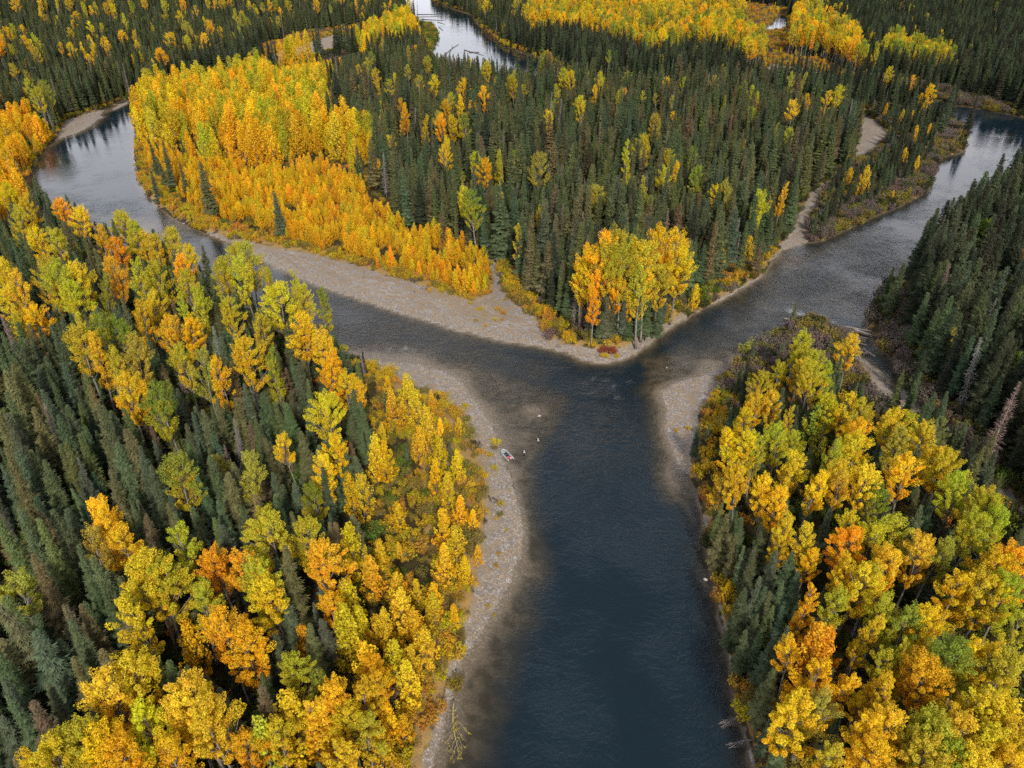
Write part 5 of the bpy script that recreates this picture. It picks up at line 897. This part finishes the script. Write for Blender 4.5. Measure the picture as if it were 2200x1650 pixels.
raft = bpy.data.objects.new('inflatable_raft', None); COL.objects.link(raft); raft.location = ((bx_ + sx_) / 2, (by_ + sy_) / 2, .0); raft.rotation_euler = (0, -.03, ang); raft['label'] = 'pale grey inflatable raft with split stern nosed onto the left gravel bar'; raft['category'] = 'raft'
tb_ = []
for sg in (-1, 1):
    tb_.append(([(-2.35, sg * .74, .30), (-1.9, sg * .76, .30), (0, sg * .78, .30), (1.2, sg * .72, .33), (1.8, sg * .50, .42), (2.2, sg * .16, .52), (2.28, 0, .54)], [.10, .27, .29, .29, .27, .25, .24]))
V, Q_, T_ = tubes(tb_, 14); link('side_tube', mesh_arrays('side_tube', V, Q_, RUB, T_, smooth=True), parent=raft)
boxes('floor', [((.05, 0, .20), (3.6, 1.15, .10))], BLK, raft)
boxes('frame', [((-.9, .70, .60), (.06, 1.5 * 0 + .06, .06)), ((0, .74, .62), (2.2, .06, .06)), ((0, -.74, .62), (2.2, .06, .06)), ((1.1, 0, .62), (.06, 1.5, .06)), ((-.1, 0, .62), (.06, 1.5, .06)), ((-1.1, 0, .62), (.06, 1.5, .06))], ALU, raft, .015)
for nm, x_ in (('seat', .55), ('seat', -.45)):
    s_ = boxes(nm, [((x_, 0, .68), (.42, .46, .08))], ALU if x_ > 0 else BLK, raft); bb = boxes('backrest', [((x_ - .20, 0, .90), (.06, .44, .40))], BLK, s_)
for sg in (-1, 1):
    V, Q_, T_ = tubes([([(.1, sg * .75, .72), (-1.5, sg * .95, .74), (-1.9, sg * .98, .70)], [.025, .022, .02]), ([(-1.9, sg * .98, .70), (-2.3, sg * 1.0, .68)], [.07, .05])], 6); link('oar', mesh_arrays('oar', V, Q_, BLK, T_), parent=raft)
Mr = raft.matrix_basis.copy() if False else Matrix.LocRotScale(raft.location, raft.rotation_euler.to_quaternion(), None)
def on_raft(name, label, cat, c, s, mat, rot=0):
    p = Mr @ Vector(c); o = boxes(name, [((0, 0, s[2] / 2), s)], mat, None, .08); o.location = p; o.rotation_euler = (0, 0, ang + rot); o['label'] = label; o['category'] = cat
on_raft('dry_bag', 'red dry bag lying in the stern of the raft', 'bag', (-1.25, .18, .26), (.75, .45, .40), REDM, .2)
on_raft('cooler', 'pink covered cooler box at the split stern of the raft', 'cooler', (-1.85, -.12, .28), (.55, .50, .38), PINK, -.15)
on_raft('gear_box', 'dark gear box amidships in the raft', 'box', (.05, -.32, .26), (.5, .4, .30), BLK, 0)
on_raft('bow_bag', 'white gear bag in the bow of the raft', 'bag', (1.25, .1, .28), (.6, .5, .28), JKT, .3)

# ---- anglers, thigh deep in the river
def person(px, py, face, label, jacket, seed, bend):
    x, y = ground(px, py); zb = max(zground(x, y), -.62); e = bpy.data.objects.new('person', None); COL.objects.link(e); e.location = (float(x), float(y), zb); e.rotation_euler = (0, 0, face); e['label'] = label; e['category'] = 'person'; e['group'] = 'anglers wading in the confluence'
    Jn = {'pel': (0, 0, .95, .145), 'wst': (0, .01, 1.10, .135), 'chs': (0, .03 + bend, 1.30, .165), 'shd': (0, .04 + bend, 1.44, .10), 'nck': (0, .05 + bend, 1.53, .055), 'hd1': (0, .07 + bend, 1.62, .085), 'hd2': (0, .07 + bend, 1.70, .095), 'hd3': (0, .07 + bend, 1.77, .06),
          'hl': (-.10, 0, .90, .10), 'kl': (-.14, .04, .50, .065), 'al': (-.15, -.02, .09, .045), 'tl': (-.15, .16, .04, .035), 'hr': (.10, 0, .90, .10), 'kr': (.15, .08, .50, .065), 'ar': (.17, .04, .09, .045), 'tr': (.18, .22, .04, .035),
          'sl': (-.19, .04 + bend, 1.42, .065), 'el': (-.27, .14 + bend, 1.16, .045), 'wl': (-.14, .34 + bend, 1.12, .032), 'pl': (-.10, .41 + bend, 1.12, .036), 'sr': (.19, .04 + bend, 1.42, .065), 'er': (.29, .14 + bend, 1.18, .045), 'wr': (.20, .36 + bend, 1.26, .032), 'pr': (.18, .43 + bend, 1.28, .036)}
    E = ['pel wst', 'wst chs', 'chs shd', 'shd nck', 'nck hd1', 'hd1 hd2', 'hd2 hd3', 'pel hl', 'hl kl', 'kl al', 'al tl', 'pel hr', 'hr kr', 'kr ar', 'ar tr', 'shd sl', 'sl el', 'el wl', 'wl pl', 'shd sr', 'sr er', 'er wr', 'wr pr']
    for sd_, p in (('l', 'pl'), ('r', 'pr')):
        b = Jn[p]; sg = -1 if sd_ == 'l' else 1
        for k in range(4): Jn[f'f{sd_}{k}'] = (b[0] + (k - 1.5) * .018, b[1] + .05, b[2] - .005, .010); Jn[f'g{sd_}{k}'] = (b[0] + (k - 1.5) * .016, b[1] + .062 + .004 * (k == 1), b[2] - .045, .008); E += [f'{p} f{sd_}{k}', f'f{sd_}{k} g{sd_}{k}']
        Jn[f't{sd_}'] = (b[0] - sg * .045, b[1] + .02, b[2] + .01, .011); Jn[f'u{sd_}'] = (b[0] - sg * .05, b[1] + .055, b[2] - .01, .009); E += [f'{p} t{sd_}', f't{sd_} u{sd_}']
    def skin(nm, keys, edges, mat, grow_=0.0, sub=1):
        ix = {k: i for i, k in enumerate(keys)}; me = bpy.data.meshes.new(nm); me.from_pydata([Jn[k][:3] for k in keys], [tuple(ix[q] for q in e_.split()) for e_ in edges], []); me.materials.append(mat); o = link(nm, me, parent=e)
        sk = o.modifiers.new('skin', 'SKIN'); sk.use_smooth_shade = True
        for k in keys: v = me.skin_vertices[0].data[ix[k]]; v.radius = (Jn[k][3] + grow_,) * 2; v.use_root = (k == keys[0])
        o.modifiers.new('sub', 'SUBSURF').levels = sub; o.modifiers['sub'].render_levels = sub; return o
    skin('body', list(Jn), E, SKIN)
    skin('waders', ['pel', 'wst', 'chs', 'hl', 'kl', 'al', 'tl', 'hr', 'kr', 'ar', 'tr'], ['pel wst', 'pel hl', 'hl kl', 'kl al', 'al tl', 'pel hr', 'hr kr', 'kr ar', 'ar tr', 'wst chs'], WAD, .018)
    skin('jacket', ['chs', 'wst', 'shd', 'sl', 'el', 'wl', 'sr', 'er', 'wr'], ['wst chs', 'chs shd', 'shd sl', 'sl el', 'el wl', 'shd sr', 'sr er', 'er wr'], jacket, .035)
    hc = np.array([0, .07 + bend, 1.80]); a = np.arange(16) / 16 * 6.283; V = []
    for rad, dz in ((.10, -.055), (.185, -.06), (.105, -.03), (.10, .03), (.06, .07), (.0, .078)):
        V += [hc + np.array([math.cos(q) * rad, math.sin(q) * rad * 1.1, dz]) for q in a]
    Q_ = [(r_ * 16 + c, r_ * 16 + (c + 1) % 16, (r_ + 1) * 16 + (c + 1) % 16, (r_ + 1) * 16 + c) for r_ in range(5) for c in range(16)]; link('hat', mesh_arrays('hat', V, Q_, HATM, smooth=True), parent=e)
    V = []
    for rad, dz in ((.085, -.17), (.103, -.10), (.105, -.05)): V += [hc + np.array([math.cos(q) * rad, -.012 + math.sin(q) * rad * 1.02 * (1 if math.sin(q) < .35 else .3), dz]) for q in a]
    Q_ = [(r_ * 16 + c, r_ * 16 + (c + 1) % 16, (r_ + 1) * 16 + (c + 1) % 16, (r_ + 1) * 16 + c) for r_ in range(2) for c in range(16)]; link('hair', mesh_arrays('hair', V, Q_, HAIRM, smooth=True), parent=e)
    V, Q_ = [], []; hx = np.array([0, .165 + bend, 1.66])
    paths = [([hx + (0, -.015, .035), hx + (0, .02, -.005), hx + (0, -.005, -.015)], [.010, .014, .010]), ([hx + (-.025, -.006, -.055), hx + (.025, -.006, -.055)], [.007, .007])]
    V, Q_, T_ = tubes([(np.array(p), q) for p, q in paths], 6); link('face', mesh_arrays('face', V, Q_, SKIN, T_, smooth=True), parent=e)
    V, Q_, T_ = tubes([([hx + (-.036, -.02, .03), hx + (-.030, .0, .03)], [.010, .006]), ([hx + (.036, -.02, .03), hx + (.030, .0, .03)], [.010, .006])], 6); link('eye', mesh_arrays('eye', V, Q_, HAIRM, T_), parent=e)
    # the rod is held, not part of the body
    M_ = Matrix.LocRotScale(e.location, e.rotation_euler.to_quaternion(), None); p0 = Vector((.16, .30 + bend, 1.10)); p1 = Vector((.19, .50 + bend, 1.32)); d = (p1 - p0).normalized(); pts = [np.array(M_ @ (p0 + d * q + Vector((0, .05 * q * q / 4, -.04 * q * q)))) for q in (0, .35, 1.2, 2.2, 3.0)]
    V, Q_, T_ = tubes([(pts, [.014, .010, .007, .004, .002])], 5); link('fishing_rod', mesh_arrays('fishing_rod', V, Q_, BLK, T_), label=('long dark fishing rod held by the ' + ('angler nearer the raft' if seed == 1 else 'angler farther from the raft')), cat='fishing rod', group='fishing rods')
person(1125.5, 976, -1.1, 'person in light shirt and dark waders standing in the shallows nearer the raft', JK2, 1, .02)
person(1155, 950, -1.9, 'person in pale grey jacket and dark waders standing farther out, beyond the first angler', JKT, 2, .06)
